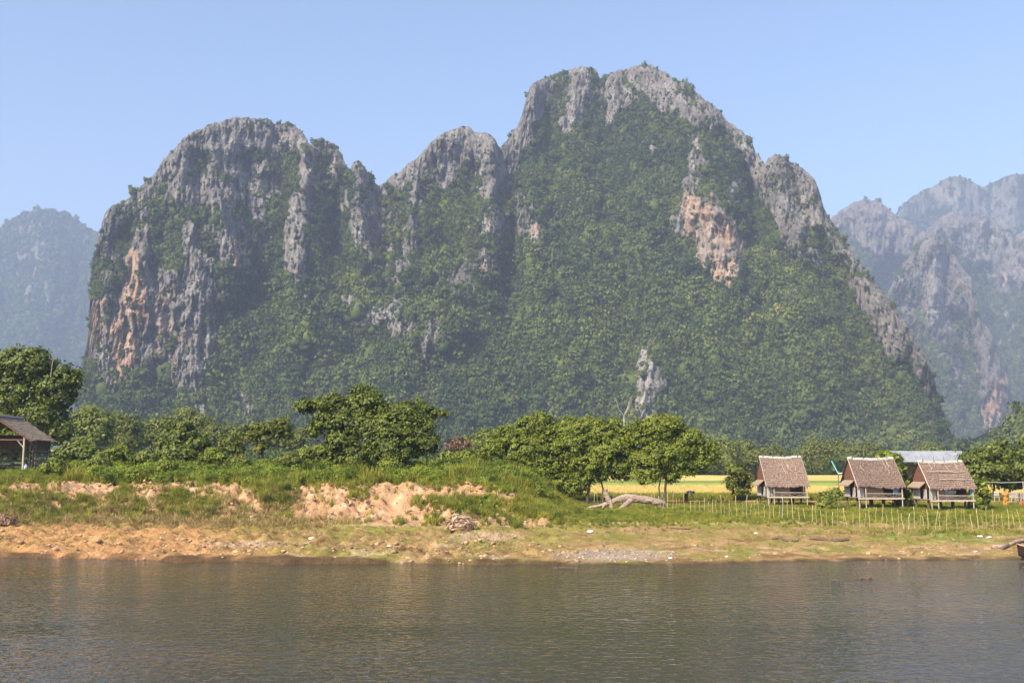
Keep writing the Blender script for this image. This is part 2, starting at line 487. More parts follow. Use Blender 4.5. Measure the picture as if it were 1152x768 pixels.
def massif(name, skyline, vbase, Y0, mat, rocks, oranges=(), pales=(), reliefs=(), step=1.5, rows=300,
           cot_rock=0.35, cot_forest=0.95, seed=1, base_rock=0.06, jag=2.0, amp=1.0, top_rock=0.5, edge=(0, 0), label=None, ns=1.0, back=260.0, grow=1.3, ramp_rel=1.0):
    sk = np.array(skyline, float)
    us = np.arange(sk[0, 0], sk[-1, 0], step)
    vs = np.interp(us, sk[:, 0], sk[:, 1])
    vs += jag * (0.7 * noise(us / 5.0, seed, 0.3, seed) + 1.0 * np.minimum(0, noise(us / 2.6, seed, 0.7, seed + 1)) - 0.8 * np.maximum(0, noise(us / 9.0, seed, 0.1, seed + 2)))
    vs = np.minimum(vs, vbase - 2)
    t = np.linspace(0, 1, rows)[:, None]
    U = np.broadcast_to(us[None, :], (rows, len(us))).copy()
    V = vbase + (vs[None, :] - vbase) * t
    warp = (5 * fbm(U / 14 / ns, V / 22 / ns, 0.0, 3, seed + 11), 8 * fbm(U / 14 / ns, V / 22 / ns, 5.0, 3, seed + 12))
    p = np.maximum(base_rock, strokes(U, V, rocks, warp, grow))
    dsk = V - vs[None, :]
    p = np.maximum(p, top_rock * np.exp(-dsk / 26.0))
    streak = 0.40 + 0.60 * fbm(U / 5.5 / ns, V / 19.0 / ns, 1.0, 4, seed + 3, 0.65) + 0.22 * noise(U / 26 / ns, V / 34 / ns, 2.0, seed + 9)
    rock = np.clip((p - streak) * 7 + 0.5, 0, 1)
    rock = np.where(p < 0.04, 0, rock)
    # integrate the slope up each column
    steep = gauss1(gauss1(p, 14 / step * 1.0, 1), 6, 0)
    cot = cot_forest + (cot_rock - cot_forest) * np.clip(steep * 1.15, 0, 1)
    Y = np.zeros_like(U); Y[0] = Y0 if np.isscalar(Y0) else np.interp(us, *Y0)
    for j in range(1, rows):
        dv = V[j - 1] - V[j]
        Y[j] = Y[j - 1] * (1 + cot[j] * dv / F)
    Y = gauss1(Y, 36 / step, 1)
    sc = Y / F                                       # metres per pixel there
    sc0 = np.mean(Y) / F
    Y = Y - sc0 * ramp_rel * relief(U, V, reliefs)
    Y = Y - sc0 * amp * (5.0 * fbm(U / 24.0, V / 30.0, 4.0, 3, seed + 90) + 3.0 * ridged(U / 30.0 + 0.5 * V / 60.0, V / 80.0, 2.0, 2, seed + 95))
    rk = gauss1(gauss1(rock, 1.2, 0), 1.2, 1)
    fl = ridged(U / 15.0 / ns + 0.3 * warp[0] / 5, V / 60.0 / ns, 0.0, 3, seed + 20)
    fine = ridged(U / 5.0 / ns, V / 24.0 / ns, 3.0, 3, seed + 30) + 0.55 * ridged(U / 2.9, V / 15.0, 6.0, 1, seed + 33)
    big = fbm(U / 60.0 / ns, V / 70.0 / ns, 0.0, 3, seed + 40)
    ledge = noise(U / 16.0 / ns, V / 9.0 / ns, 0.0, seed + 50)
    crack = noise(U / 7.5 / ns + 0.4 * warp[0] / 5, V / 45.0 / ns, 0.0, seed + 55)
    st = np.clip(steep * 1.4, 0.0, 1)
    Y = Y - sc0 * amp * ns * (16 * big + (3.0 + 5.0 * st) * fl + (0.6 + 3.4 * rk) * fine + 3.0 * st * ledge + 3.5 * rk
                     - 3.2 * rk * (1 - 0.7 * sstep(0.95, 1.15, p)) * sstep(0.10, 0.0, np.abs(crack)) + 1.1 * rk * np.random.default_rng(seed).normal(0, 0.8, U.shape))
    Y = Y + sc0 * 14 * np.exp(-dsk / 5.0)            # the crest rounds over
    if edge[0]: Y = Y + sc0 * edge[0] * np.clip(1 - (U - us[0]) / 45.0, 0, 1) ** 2
    if edge[1]: Y = Y + sc0 * edge[1] * np.clip(1 - (us[-1] - U) / 45.0, 0, 1) ** 2
    W = P(U, V, Y)
    W[..., 0] += sc0 * amp * 1.3 * rk * noise(U / 4.0, V / 9.0, 9.0, seed + 60)
    # far side: down behind the crest
    nb = 10
    top = W[-1]
    B = np.stack([top + np.stack([0 * top[:, 0], np.full(len(us), back * k / nb), -(top[:, 2]) * (k / nb) ** 1.4], -1) for k in range(1, nb + 1)])
    G = np.concatenate([W, B], 0)
    r2, c2 = G.shape[:2]
    ii = np.arange(r2 * c2).reshape(r2, c2)
    Fc = np.stack([ii[:-1, :-1], ii[:-1, 1:], ii[1:, 1:], ii[1:, :-1]], -1).reshape(-1, 4)
    def ext(a): return np.concatenate([a, np.repeat(a[-1:], nb, 0)], 0).ravel()
    na = lambda lst: strokes(U, V, lst, (warp[0] * 0.8, warp[1] * 1.2))
    blot = sstep(-1.0, -0.15, fbm(U / 9.0 / ns, V / 18.0 / ns, 8.0, 4, seed + 70, 0.6))
    og, pl = na(oranges) * blot, na(pales) * blot
    me = new_mesh(name, G, Fc, [mat], False, {'rock': ('POINT', ext(rock)), 'orange': ('POINT', ext(og)), 'pale': ('POINT', ext(pl))})
    o = link(name, me); tag(o, label, 'mountain', None, 'structure')
    return dict(U=U, V=V, W=W, rock=rock, p=p, dsk=dsk, sc0=sc0)

def forest_on(md, n, size, seed, crowns, name, label, shrub=0.0, hi=0.5):
    r = np.random.default_rng(seed)
    U, V, W, rock = md['U'], md['V'], md['W'], md['rock']
    rows, cols = U.shape
    wgt = (V[0] - V[-1])[None, :] * np.ones_like(U)        # equal chance per picture area
    wgt = wgt * np.where(rock < 0.5, 1.0, shrub * (1 - 0.85 * np.clip(md['p'], 0, 1) ** 2))
    w = (wgt / wgt.sum()).ravel()
    k = r.choice(rows * cols, n, p=w)
    pos = W.reshape(-1, 3)[k].copy()
    hgt = (1 - np.clip(md['dsk'].ravel()[k] / 200.0, 0, 1))
    s = size * np.clip(np.exp(r.normal(-0.14, 0.48, n)), 0.4, 2.7) * (1 - (1 - hi) * hgt)
    s = np.where(rock.ravel()[k] > 0.5, s * 0.50, s)
    pos[:, 0] += r.normal(0, 1, n); pos[:, 2] -= 0.45 * s
    sc = np.stack([s * r.uniform(0.8, 1.2, n), s * r.uniform(0.8, 1.2, n), s * r.uniform(0.8, 1.5, n)], 1)
    return scatter(name, pos, sc, r.uniform(0, 6.28, n), r.integers(0, len(crowns), n), crowns, label, 'forest')

M['rock_main'] = rock_material("limestone", (0.132, 0.128, 0.127), (0.290, 0.276, 0.270), (0.035, 0.05, 0.02))
M['rock_mid'] = rock_material("far_limestone", (0.11, 0.105, 0.105), (0.23, 0.215, 0.21), (0.035, 0.055, 0.025), 0.6)
M['rock_far'] = rock_material("distant_slope", (0.10, 0.11, 0.09), (0.20, 0.19, 0.16), (0.03, 0.05, 0.03), 0.4)

main_sky = [(84, 470), (88, 440), (94, 402), (99, 372), (101, 335), (104, 300), (108, 275), (113, 258), (118, 240), (125, 232), (136, 230), (145, 222),
 (150, 215), (160, 208), (165, 200), (172, 198), (178, 190), (183, 180), (192, 172), (200, 163), (208, 154), (215, 149), (225, 146), (235, 140),
 (250, 137), (262, 133), (275, 132), (290, 134), (302, 134), (308, 139), (320, 139), (330, 141), (338, 146), (344, 155), (349, 164), (353, 157),
 (358, 156), (368, 158), (376, 162), (384, 172), (389, 187), (394, 190), (398, 183), (403, 180), (410, 188), (416, 196), (421, 205), (426, 209),
 (432, 206), (440, 199), (452, 192), (462, 183), (470, 178), (476, 170), (484, 162), (492, 153), (502, 149), (510, 146), (518, 142), (527, 142),
 (534, 149), (548, 150), (556, 155), (560, 163), (562, 170), (568, 160), (573, 153), (580, 145), (586, 133), (589, 122), (592, 110), (597, 96),
 (605, 91), (615, 87), (625, 83), (637, 81), (648, 76), (655, 75), (668, 77), (672, 81), (675, 90), (680, 88), (686, 82), (700, 79), (708, 77),
 (715, 74), (730, 73), (740, 77), (752, 84), (760, 90), (770, 93), (785, 106), (800, 117), (810, 125), (820, 138), (834, 147), (842, 158),
 (850, 170), (858, 182), (861, 187), (864, 178), (873, 174), (882, 176), (890, 184), (902, 190), (912, 197), (918, 206), (924, 222), (928, 238),
 (935, 248), (945, 262), (955, 278), (965, 292), (975, 305), (985, 318), (998, 336), (1010, 352), (1022, 370), (1034, 390), (1045, 408),
 (1052, 430), (1056, 450), (1062, 470), (1072, 490), (1085, 505), (1100, 517)]
main_rocks = [
 (.85, [(200, 172, 9), (225, 158, 11), (262, 148, 14), (300, 150, 12), (334, 158, 9)]),
 (.75, [(196, 182, 9), (172, 208, 8), (150, 228, 8)]), (.8, [(125, 242, 8), (115, 282, 7)]), (.6, [(136, 250, 5), (160, 240, 6)]),
 (.9, [(218, 172, 7), (208, 205, 8), (196, 226, 9)]), (.8, [(232, 205, 6), (205, 222, 8)]),
 (.95, [(252, 165, 7), (243, 198, 6), (240, 222, 10), (252, 262, 12), (262, 292, 10)]), (.95, [(262, 168, 10), (268, 190, 6)]),
 (.85, [(205, 225, 9), (235, 214, 12), (270, 208, 13), (300, 204, 13)]), (.8, [(295, 205, 10), (286, 240, 12), (292, 272, 9)]),
 (.7, [(300, 158, 8), (315, 190, 6)]), (.9, [(348, 170, 7), (345, 220, 7), (340, 245, 7)]), (1.0, [(334, 232, 7), (331, 270, 9), (334, 310, 9)]),
 (1.1, [(160, 262, 5), (155, 300, 11), (148, 350, 17), (135, 400, 17), (128, 425, 11)]), (1.1, [(213, 258, 5), (222, 300, 12), (226, 350, 16), (220, 400, 16), (205, 430, 10)]),
 (1.1, [(190, 320, 12), (186, 370, 22), (176, 400, 16)]), (.9, [(108, 350, 9), (107, 400, 8)]), (.85, [(268, 262, 8), (266, 296, 9)]),
 (.6, [(125, 290, 8), (128, 340, 6)]), (.55, [(345, 320, 8), (362, 345, 8)]), (.8, [(276, 445, 5), (276, 470, 6)]), (.8, [(222, 440, 5), (228, 475, 5)]),
 (.5, [(375, 180, 8), (384, 200, 6)]), (.8, [(402, 188, 6), (412, 205, 7)]), (.45, [(395, 220, 10), (405, 245, 10)]),
 (1.0, [(426, 214, 5), (424, 240, 6), (422, 262, 7)]), (1.0, [(448, 200, 8), (478, 182, 12), (505, 165, 16), (530, 162, 16), (552, 168, 10)]),
 (.95, [(505, 175, 9), (500, 205, 7)]), (1.0, [(556, 175, 10), (556, 205, 9), (550, 215, 7)]), (.8, [(468, 215, 5), (464, 255, 6), (462, 280, 6)]),
 (.6, [(444, 240, 5), (440, 262, 5)]), (.7, [(556, 240, 8), (550, 290, 8), (522, 320, 7), (530, 335, 5)]), (.74, [(393, 342, 10), (420, 354, 14), (446, 360, 13), (470, 388, 11)]), (.68, [(455, 295, 5), (450, 340, 7)]), (.66, [(522, 300, 8), (506, 345, 8)]), (.6, [(402, 215, 8), (415, 300, 7)]), (.6, [(240, 300, 9), (246, 345, 7)]),
 (.85, [(492, 365, 8), (482, 402, 8)]), (.8, [(400, 256, 4), (402, 268, 4)]), (.5, [(500, 325, 8), (525, 310, 8)]), (.5, [(440, 290, 6), (430, 330, 6)]),
 (1.0, [(604, 98, 6), (595, 130, 8), (584, 160, 8), (570, 175, 9), (566, 200, 7)]), (.95, [(652, 82, 7), (650, 108, 7), (640, 140, 8)]),
 (.8, [(618, 92, 5), (616, 108, 5)]), (.95, [(690, 86, 6), (692, 112, 6), (686, 135, 5)]), (.9, [(716, 82, 8), (738, 92, 11), (752, 98, 8)]), (.6, [(705, 100, 6), (705, 120, 5)]),
 (.95, [(745, 118, 6), (765, 116, 8), (785, 132, 7)]), (.85, [(790, 118, 6), (815, 136, 7), (835, 158, 6)]), (.65, [(588, 225, 9), (598, 262, 10)]),
 (1.25, [(773, 228, 9), (788, 250, 19), (808, 280, 19), (820, 310, 9)]), (.8, [(786, 155, 3), (782, 190, 8), (778, 212, 7)]), (.5, [(730, 170, 5), (745, 176, 7)]),
 (.75, [(846, 170, 6), (856, 200, 8), (868, 225, 8)]), (.9, [(872, 184, 9), (880, 220, 11), (892, 262, 10)]), (.95, [(905, 200, 9), (914, 232, 9), (918, 250, 7)]),
 (.65, [(895, 270, 9), (915, 290, 8)]), (.6, [(932, 258, 6), (962, 296, 7)]), (.95, [(968, 322, 8), (984, 340, 11), (1000, 368, 11), (1012, 398, 8)]),
 (.85, [(1010, 360, 6), (1026, 392, 8), (1042, 418, 8), (1050, 446, 6)]), (.6, [(1046, 462, 4), (1048, 472, 4)]), (.6, [(825, 210, 6), (822, 225, 5)]),
 (1.25, [(726, 392, 3), (728, 415, 8), (734, 438, 13), (724, 462, 9)]), (.6, [(885, 315, 5), (898, 345, 5)]), (.5, [(706, 495, 4), (706, 500, 4)])]
main_orange = [(1., [(150, 285, 5), (152, 320, 11), (150, 355, 14)]), (1., [(136, 372, 11), (142, 405, 13), (138, 428, 9)]), (.8, [(112, 345, 7), (108, 385, 7)]),
 (.7, [(187, 360, 5), (190, 375, 5)]), (.9, [(266, 275, 5), (265, 292, 5)]), (.5, [(205, 375, 6), (207, 385, 6)]), (.4, [(180, 330, 8), (185, 400, 10)]),
 (.8, [(773, 226, 8), (786, 250, 14)]), (1., [(818, 244, 8), (824, 268, 8)]), (.95, [(800, 296, 7), (816, 315, 10), (822, 300, 7)]), (.8, [(796, 226, 5), (800, 240, 6)]),
 (.6, [(790, 265, 18), (805, 290, 14)]), (.6, [(600, 255, 6), (602, 264, 6)]), (.6, [(466, 380, 4), (470, 395, 5)]), (.5, [(552, 285, 5), (540, 310, 5)])]
main_pale = [(1., [(726, 395, 5), (726, 430, 10), (724, 462, 10)]), (.6, [(733, 420, 4), (740, 445, 5)]), (.6, [(224, 445, 5), (230, 478, 5)]), (.6, [(277, 445, 5), (276, 472, 6)]),
 (.4, [(800, 300, 8), (785, 250, 8)]), (.5, [(470, 400, 5), (480, 405, 5)]), (.35, [(220, 300, 8), (225, 380, 12)]), (.4, [(330, 250, 5), (333, 300, 7)]),
 (.6, [(784, 160, 3), (780, 190, 4)]), (.35, [(985, 340, 9), (1000, 370, 9)]), (.4, [(400, 345, 6), (450, 362, 8)])]
main_relief = [
 (44, [(346, 165, 12), (342, 230, 13), (333, 310, 15), (340, 380, 18)]), (-44, [(374, 225, 9), (377, 255, 10), (380, 285, 9)]), (-14, [(372, 205, 12), (382, 300, 16), (395, 420, 22)]),
 (26, [(250, 170, 16), (250, 240, 20), (268, 300, 14)]), (-34, [(286, 310, 8), (278, 338, 12), (272, 356, 9)]), (-14, [(298, 265, 12), (294, 320, 16), (300, 440, 26)]),
 (16, [(216, 255, 14), (224, 330, 20), (220, 410, 26)]), (-10, [(248, 320, 10), (246, 400, 14), (250, 450, 16)]), (18, [(158, 265, 12), (150, 350, 20)]), (-14, [(182, 270, 9), (178, 330, 9)]),
 (14, [(208, 175, 10), (200, 225, 12)]), (-10, [(226, 180, 8), (222, 205, 8)]), (-14, [(272, 180, 8), (280, 200, 10)]), (-12, [(316, 165, 8), (318, 210, 12)]),
 (20, [(402, 190, 12), (405, 260, 16), (400, 330, 24)]), (-26, [(424, 212, 9), (436, 290, 12), (430, 330, 14)]),
 (26, [(462, 200, 16), (464, 280, 20), (452, 360, 30), (440, 440, 30)]), (-14, [(488, 190, 9), (500, 260, 14)]), (38, [(552, 165, 14), (552, 240, 16), (545, 300, 20), (510, 370, 30)]),
 (-36, [(574, 250, 8), (580, 300, 10), (574, 340, 10)]), (-18, [(566, 185, 9), (578, 240, 13), (580, 300, 18), (570, 400, 24)]), (30, [(600, 100, 14), (600, 170, 20), (604, 250, 24), (600, 330, 30)]),
 (22, [(650, 85, 12), (646, 150, 18), (655, 260, 30), (660, 420, 40)]), (-16, [(674, 92, 8), (672, 140, 12), (690, 240, 22)]), (18, [(692, 88, 10), (690, 140, 14)]),
 (-26, [(720, 250, 26), (710, 340, 30), (690, 450, 30)]), (34, [(760, 110, 22), (790, 180, 24), (822, 250, 20), (832, 310, 20), (810, 420, 34)]),
 (-34, [(846, 210, 8), (844, 250, 9), (842, 285, 10)]), (-16, [(842, 195, 9), (838, 300, 15), (850, 400, 24)]), (26, [(874, 182, 14), (884, 240, 16), (905, 300, 20), (930, 400, 30)]), (-14, [(896, 200, 7), (900, 240, 8)]),
 (14, [(912, 205, 9), (918, 250, 10)]), (24, [(962, 300, 14), (996, 365, 18), (1024, 430, 20)]), (-24, [(940, 300, 14), (965, 380, 18), (1000, 450, 22)]),
 (20, [(726, 394, 6), (730, 430, 12), (730, 465, 16)]), (-16, [(755, 420, 14), (760, 470, 16)]), (26, [(880, 380, 30), (900, 470, 40)]), (14, [(560, 400, 30), (560, 480, 40)])]
md = massif("limestone_mountain", main_sky, 527, 700.0, M['rock_main'], main_rocks, main_orange, main_pale, main_relief,
            step=1.25, rows=370, seed=5, ramp_rel=0.8, grow=1.4, edge=(60, 30), jag=2.2, label="large grey and green limestone mountain with three cliffed summits behind the river bank")
forest_on(md, 62000, 3.7, 51, mount_crowns, "mountain_forest", "dense dark green trees covering the big central limestone mountain", shrub=0.34)

left_sky = [(-90, 330), (-50, 290), (-15, 268), (0, 256), (12, 247), (28, 240), (45, 237), (60, 237), (75, 240), (88, 248), (98, 256), (108, 264), (125, 285), (150, 310), (200, 360), (260, 420)]
ml = massif("left_far_mountain", left_sky, 524, 2500.0, M['rock_far'], [(.35, [(25, 270, 12), (60, 285, 12)]), (.28, [(30, 320, 14), (70, 340, 12)])], (), (),
            [(20, [(50, 245, 20), (60, 330, 40), (40, 450, 60)]), (-14, [(90, 290, 14), (80, 400, 24)]), (-12, [(10, 280, 14), (0, 380, 24)])],
            step=2.2, rows=150, seed=15, base_rock=0.04, top_rock=0.15, jag=1.0, amp=0.7, cot_forest=0.8, label="blue hazy domed mountain beyond the left end of the big one", back=600)
forest_on(ml, 14000, 8.0, 52, far_crowns, "left_far_forest", "hazy blue-green trees on the domed mountain at the left edge", hi=0.8)

r3_sky = [(960, 320), (985, 290), (1003, 248), (1012, 235), (1025, 222), (1038, 215), (1050, 210), (1060, 203), (1070, 199), (1080, 198), (1092, 204), (1106, 211), (1118, 205), (1130, 199), (1140, 196), (1160, 197), (1200, 215), (1270, 260)]
m3 = massif("farthest_mountain", r3_sky, 524, 2750.0, M['rock_far'], [(.6, [(1040, 225, 8), (1075, 215, 10), (1090, 240, 14)]), (.6, [(1135, 215, 10), (1130, 245, 12)])], (), (),
            [(18, [(1076, 200, 14), (1085, 280, 24)]), (-16, [(1108, 215, 10), (1105, 280, 18)]), (16, [(1140, 200, 14), (1130, 280, 20)])],
            step=2.0, rows=120, seed=25, base_rock=0.08, top_rock=0.5, jag=1.4, amp=0.8, cot_forest=0.6, label="pale blue pair of peaks farthest away at the right edge", back=600)
forest_on(m3, 7000, 8.0, 53, far_crowns, "farthest_forest", "pale blue trees on the farthest pair of peaks", hi=0.8)

r2_sky = [(900, 300), (920, 268), (936, 245), (948, 236), (958, 229), (968, 225), (982, 226), (992, 228), (1000, 236), (1010, 244), (1022, 248), (1034, 262), (1042, 258), (1050, 252), (1060, 244), (1072, 238), (1082, 244), (1094, 242), (1108, 241), (1118, 248),
          (1130, 258), (1140, 268), (1150, 262), (1162, 250), (1190, 260), (1260, 330)]
m2 = massif("right_mountain", r2_sky, 524, 2000.0, M['rock_mid'],
            [(.85, [(940, 245, 8), (965, 232, 10), (995, 240, 10), (1030, 262, 10)]), (.7, [(960, 240, 10), (975, 260, 12)]), (.8, [(985, 250, 8), (990, 275, 8)]), (.8, [(1010, 255, 12), (1020, 280, 10)]),
             (.85, [(1050, 258, 8), (1074, 246, 10), (1110, 250, 12)]), (.7, [(1090, 250, 12), (1095, 285, 10)]), (.7, [(1130, 270, 10), (1120, 290, 8)]), (.8, [(1140, 290, 10), (1130, 310, 12), (1152, 300, 12)])],
            [(.8, [(1127, 305, 3), (1130, 314, 4)])], (),
            [(24, [(975, 230, 18), (985, 290, 22)]), (-30, [(1000, 300, 16), (985, 370, 20)]), (24, [(1074, 240, 14), (1070, 300, 18)]), (-26, [(1104, 310, 16), (1120, 370, 22)]), (20, [(1150, 290, 16), (1165, 400, 24)])],
            step=1.7, rows=170, seed=35, base_rock=0.10, top_rock=0.7, jag=2.2, cot_rock=0.4, cot_forest=0.8, label="hazy grey crags with a domed top behind the right shoulder of the big mountain", back=500)
forest_on(m2, 16000, 6.2, 54, mount_crowns, "right_mountain_forest", "hazy green trees in the gullies of the crags at the right", shrub=0.12, hi=0.7)

r1_sky = [(960, 520), (975, 440), (985, 392), (998, 345), (1006, 318), (1014, 300), (1024, 286), (1034, 276), (1042, 268), (1050, 263), (1058, 264), (1066, 276), (1074, 288), (1082, 300), (1092, 312), (1099, 335), (1104, 358), (1110, 368), (1116, 376), (1122, 390), (1129, 405), (1134, 420), (1137, 440), (1140, 462), (1146, 490), (1156, 515)]
m1 = massif("right_spur", r1_sky, 525, 1700.0, M['rock_mid'],
            [(.95, [(1048, 272, 9), (1052, 300, 14), (1050, 330, 14), (1056, 370, 12)]), (.9, [(1085, 315, 9), (1096, 350, 10), (1112, 380, 8)]), (.9, [(1070, 300, 9), (1075, 340, 9)]),
             (.75, [(1030, 300, 9), (1020, 330, 9), (1026, 380, 8)]), (1.25, [(1108, 375, 8), (1120, 410, 13), (1124, 445, 15), (1122, 485, 14)]), (.7, [(1075, 420, 9), (1080, 440, 8)]), (.6, [(1060, 400, 6), (1085, 380, 6)])],
            [(1.0, [(1130, 428, 7), (1123, 455, 11), (1112, 470, 11), (1118, 490, 10)]), (.6, [(1112, 430, 5)])], [(.4, [(1050, 300, 9), (1054, 360, 9)]), (.5, [(1100, 470, 4), (1132, 480, 5)])],
            [(26, [(1050, 268, 12), (1052, 340, 18), (1060, 420, 24)]), (-22, [(1066, 290, 8), (1064, 360, 9)]), (22, [(1090, 315, 10), (1110, 380, 12), (1120, 460, 18)]), (-24, [(1080, 360, 9), (1092, 430, 12)]), (-14, [(1035, 320, 8), (1040, 400, 10)])],
            step=1.4, rows=200, seed=45, base_rock=0.30, top_rock=0.6, jag=2.5, cot_rock=0.35, cot_forest=0.7, edge=(20, 40), label="hazy grey rock spur with an orange cliff foot at the right edge", back=300)
forest_on(m1, 7000, 6.0, 55, mount_crowns, "right_spur_forest", "hazy green trees on the rock spur with the orange foot", shrub=0.15, hi=0.7)

lowhill_sky = [(1060, 524), (1085, 516), (1105, 510), (1120, 504), (1132, 493), (1142, 482), (1152, 474), (1180, 460), (1230, 452), (1300, 475)]
mh = massif("low_wooded_hill", lowhill_sky, 527, 520.0, M['rock_main'], [], (), (), (), step=2.5, rows=50, seed=65, base_rock=0.0, top_rock=0.0, jag=1.0, amp=0.6, cot_forest=1.2,
            label="low dark wooded hill rising at the right edge above the trees", back=150)
forest_on(mh, 2500, 3.8, 56, mount_crowns, "low_hill_forest", "dark green trees on the low hill at the right edge", hi=1.0)
# ---------------------------------------------------------------- river bank, fields, water
def proj(X, Y, Z):
    c, s = math.cos(PITCH), math.sin(PITCH)
    z = Z - CAM_Z
    dep = Y * c + z * s; up = -Y * s + z * c
    return 576 + F * X / dep, 384 - F * up / dep

def shore(X):
    return np.interp(X, [-60, -29, -22, -12, -4, 3, 9, 14, 20, 30, 60], [56.5, 55.0, 52.6, 51.3, 50.2, 50.0, 50.0, 51.5, 52.2, 52.6, 53]) \
        + 0.5 * noise(X / 3.1, 0.5, 0.0, 3) + 0.22 * noise(X / 0.8, 2.5, 0.0, 4)

def leftness(X, Y):
    return 1 - sstep(-1.5, 5.5, X + 1.5 * noise(X / 5, Y / 5, 0, 8) - 0.05 * (Y - 75))

def ground_z(X, Y, fine=True):
    d = Y - shore(X)
    zr = np.interp(d, [-40, -6, 0, 0.5, 3, 8, 14, 26, 60, 9000], [-3, -1.2, -0.03, 0.08, 0.28, 0.72, 1.08, 1.28, 1.32, 1.5])
    dj = d + 1.5 * noise(X / 4.5, Y / 9.0, 0.0, 21) + 0.6 * noise(X / 1.4, Y / 4.0, 0.0, 22) + 1.6 * np.maximum(0, noise(X / 2.6, 1.0, 0.0, 23))
    zl = np.interp(dj, [-40, -6, 0, 0.4, 3, 8, 13.5, 16.0, 18.5, 21.5, 30, 62, 110, 200, 9000], [-3, -1.2, -0.03, 0.22, 0.42, 0.80, 1.15, 1.9, 2.95, 3.45, 4.15, 4.2, 2.5, 1.6, 1.5])
    w = leftness(X, Y)
    z = zr + (zl - zr) * w
    land = sstep(-0.5, 1.5, d)
    near = sstep(130, 100, Y)
    z = z + near * land * (0.10 * fbm(X / 2.2, Y / 2.2, 0.0, 3, 31))
    if fine:
        rough = 0.09 + 0.20 * w * sstep(16, 8, d) * sstep(0.2, 2, d) + 0.36 * w * sstep(12, 15, dj) * sstep(23, 19, dj)
        z = z + near * land * rough * (fbm(X / 0.85, Y / 0.9, 0.0, 4, 41, 0.72) - 0.3 * np.abs(noise(X / 0.35, Y / 0.5, 0, 47)))
    return z

def gz(x, y):
    return float(ground_z(np.array([float(x)]), np.array([float(y)]))[0])

def axis(lo, hi, step, out, g=1.22):
    core = np.arange(lo, hi + 1e-6, step)
    a, s, ext = hi, step, []
    while a < out: s *= g; a += s; ext.append(a)
    return core, np.array(ext)
cx_, ex_ = axis(-46, 46, 0.2, 5200)
xs = np.concatenate([-ex_[::-1], cx_, ex_])
ys = np.concatenate([np.arange(-60, 44, 8.0), np.arange(44, 47, 0.5), np.arange(47, 92, 0.18)])
s_, y_ = 0.18, 92.0
ext = []
while y_ < 6500:
    s_ *= 1.06; y_ += s_; ext.append(y_)
ys = np.concatenate([ys, ext])
XX, YY = np.meshgrid(xs, ys)
ZZ = ground_z(XX, YY)
ZZ = np.where(YY < 30, -3.0, ZZ)
ZZ = np.where(YY < -30, 0.8 + 0.02 * (-30 - YY), ZZ)            # the bank the photographer stands on
uu, vv = proj(XX, np.maximum(YY, 30), ZZ)
wl = leftness(XX, YY); dd = YY - shore(XX)
n_a = fbm(XX / 3.5, YY / 3.0, 0, 4, 61); n_b = fbm(XX / 0.9, YY / 0.8, 0, 3, 66); n_c = fbm(XX / 12, YY / 5, 0, 3, 69)
def lerp(a, b, t): return a + (np.asarray(b) - a) * t[..., None]
C = np.zeros(XX.shape + (3,)) + np.array([0.33, 0.225, 0.10])
C = lerp(C, (0.225, 0.205, 0.055), sstep(-0.15, 0.45, n_a + 0.3 * n_b + 0.25 * sstep(2, 10, dd)))            # olive turf
C = lerp(C, (0.36, 0.24, 0.13), sstep(0.15, 0.5, n_b - 0.4 * n_a) * 0.7)
C = lerp(C, (0.19, 0.105, 0.05), sstep(0.2, 0.55, fbm(XX / 4.0, YY / 1.2, 0, 3, 71)) * sstep(12, 6, dd) * 0.8)
C = lerp(C, (0.50, 0.38, 0.27), sstep(0.2, 0.5, fbm(XX / 2.2, YY / 0.7, 0, 3, 73)) * sstep(9, 3, dd) * 0.55)
C = lerp(C, (0.16, 0.19, 0.035), sstep(570, 690, uu) * sstep(12, 17, dd + 3 * n_c) * (1 - wl))             # green around the fence
green_strip = np.exp(-((vv - 600 - (uu - 1000) * 0.02) / 4.0) ** 2) * sstep(900, 960, uu) * sstep(-0.2, 0.3, n_a)
C = lerp(C, (0.12, 0.22, 0.035), 0.8 * green_strip)
sand = (0.50, 0.30, 0.18)
C = lerp(C, (0.46, 0.25, 0.12), wl * sstep(13, 8, dd) * sstep(380, 180, uu) * (0.55 + 0.45 * sstep(-0.2, 0.3, n_b)))
C = lerp(C, sand, wl * sstep(11.5, 14, dd + 1.0 * n_a) * sstep(23.5, 20.5, dd))
C = lerp(C, (0.52, 0.40, 0.30), wl * sstep(0.1, 0.5, n_b) * sstep(11, 14, dd) * sstep(24, 20, dd) * 0.6)
path = np.exp(-((vv - (589.5 - 0.006 * (uu - 460))) / 1.2) ** 2) * sstep(330, 420, uu) * sstep(1150, 640, uu)
C = lerp(C, (0.52, 0.37, 0.22), 0.8 * path)
C = lerp(C, (0.085, 0.14, 0.028), wl * sstep(21, 24.5, dd))                                              # under the bank vegetation
gravel = sstep(1.0, 0.6, np.hypot((uu - 690) / 75, (vv - 624) / 8.0) + 0.4 * n_b)
C = lerp(C, (0.36, 0.28, 0.23), gravel * 0.85)
C = lerp(C, (0.50, 0.36, 0.25), sstep(1.0, 0.5, np.hypot((uu - 545) / 45, (vv - 603) / 7.0) + 0.4 * n_b) * 0.8)
C = lerp(C, (0.48, 0.36, 0.27), sstep(1.0, 0.5, np.hypot((uu - 280) / 60, (vv - 612) / 4.0) + 0.4 * n_b) * 0.7)
fld = (1 - wl) * sstep(590, 640, uu) if False else 1 - wl
def band(y0, y1, col, s=2.0, k=1.0):
    global C
    C = lerp(C, col, fld * sstep(y0 - s, y0 + s, YY + 2.5 * n_c) * sstep(y1 + s, y1 - s, YY + 2.5 * n_c) * k)
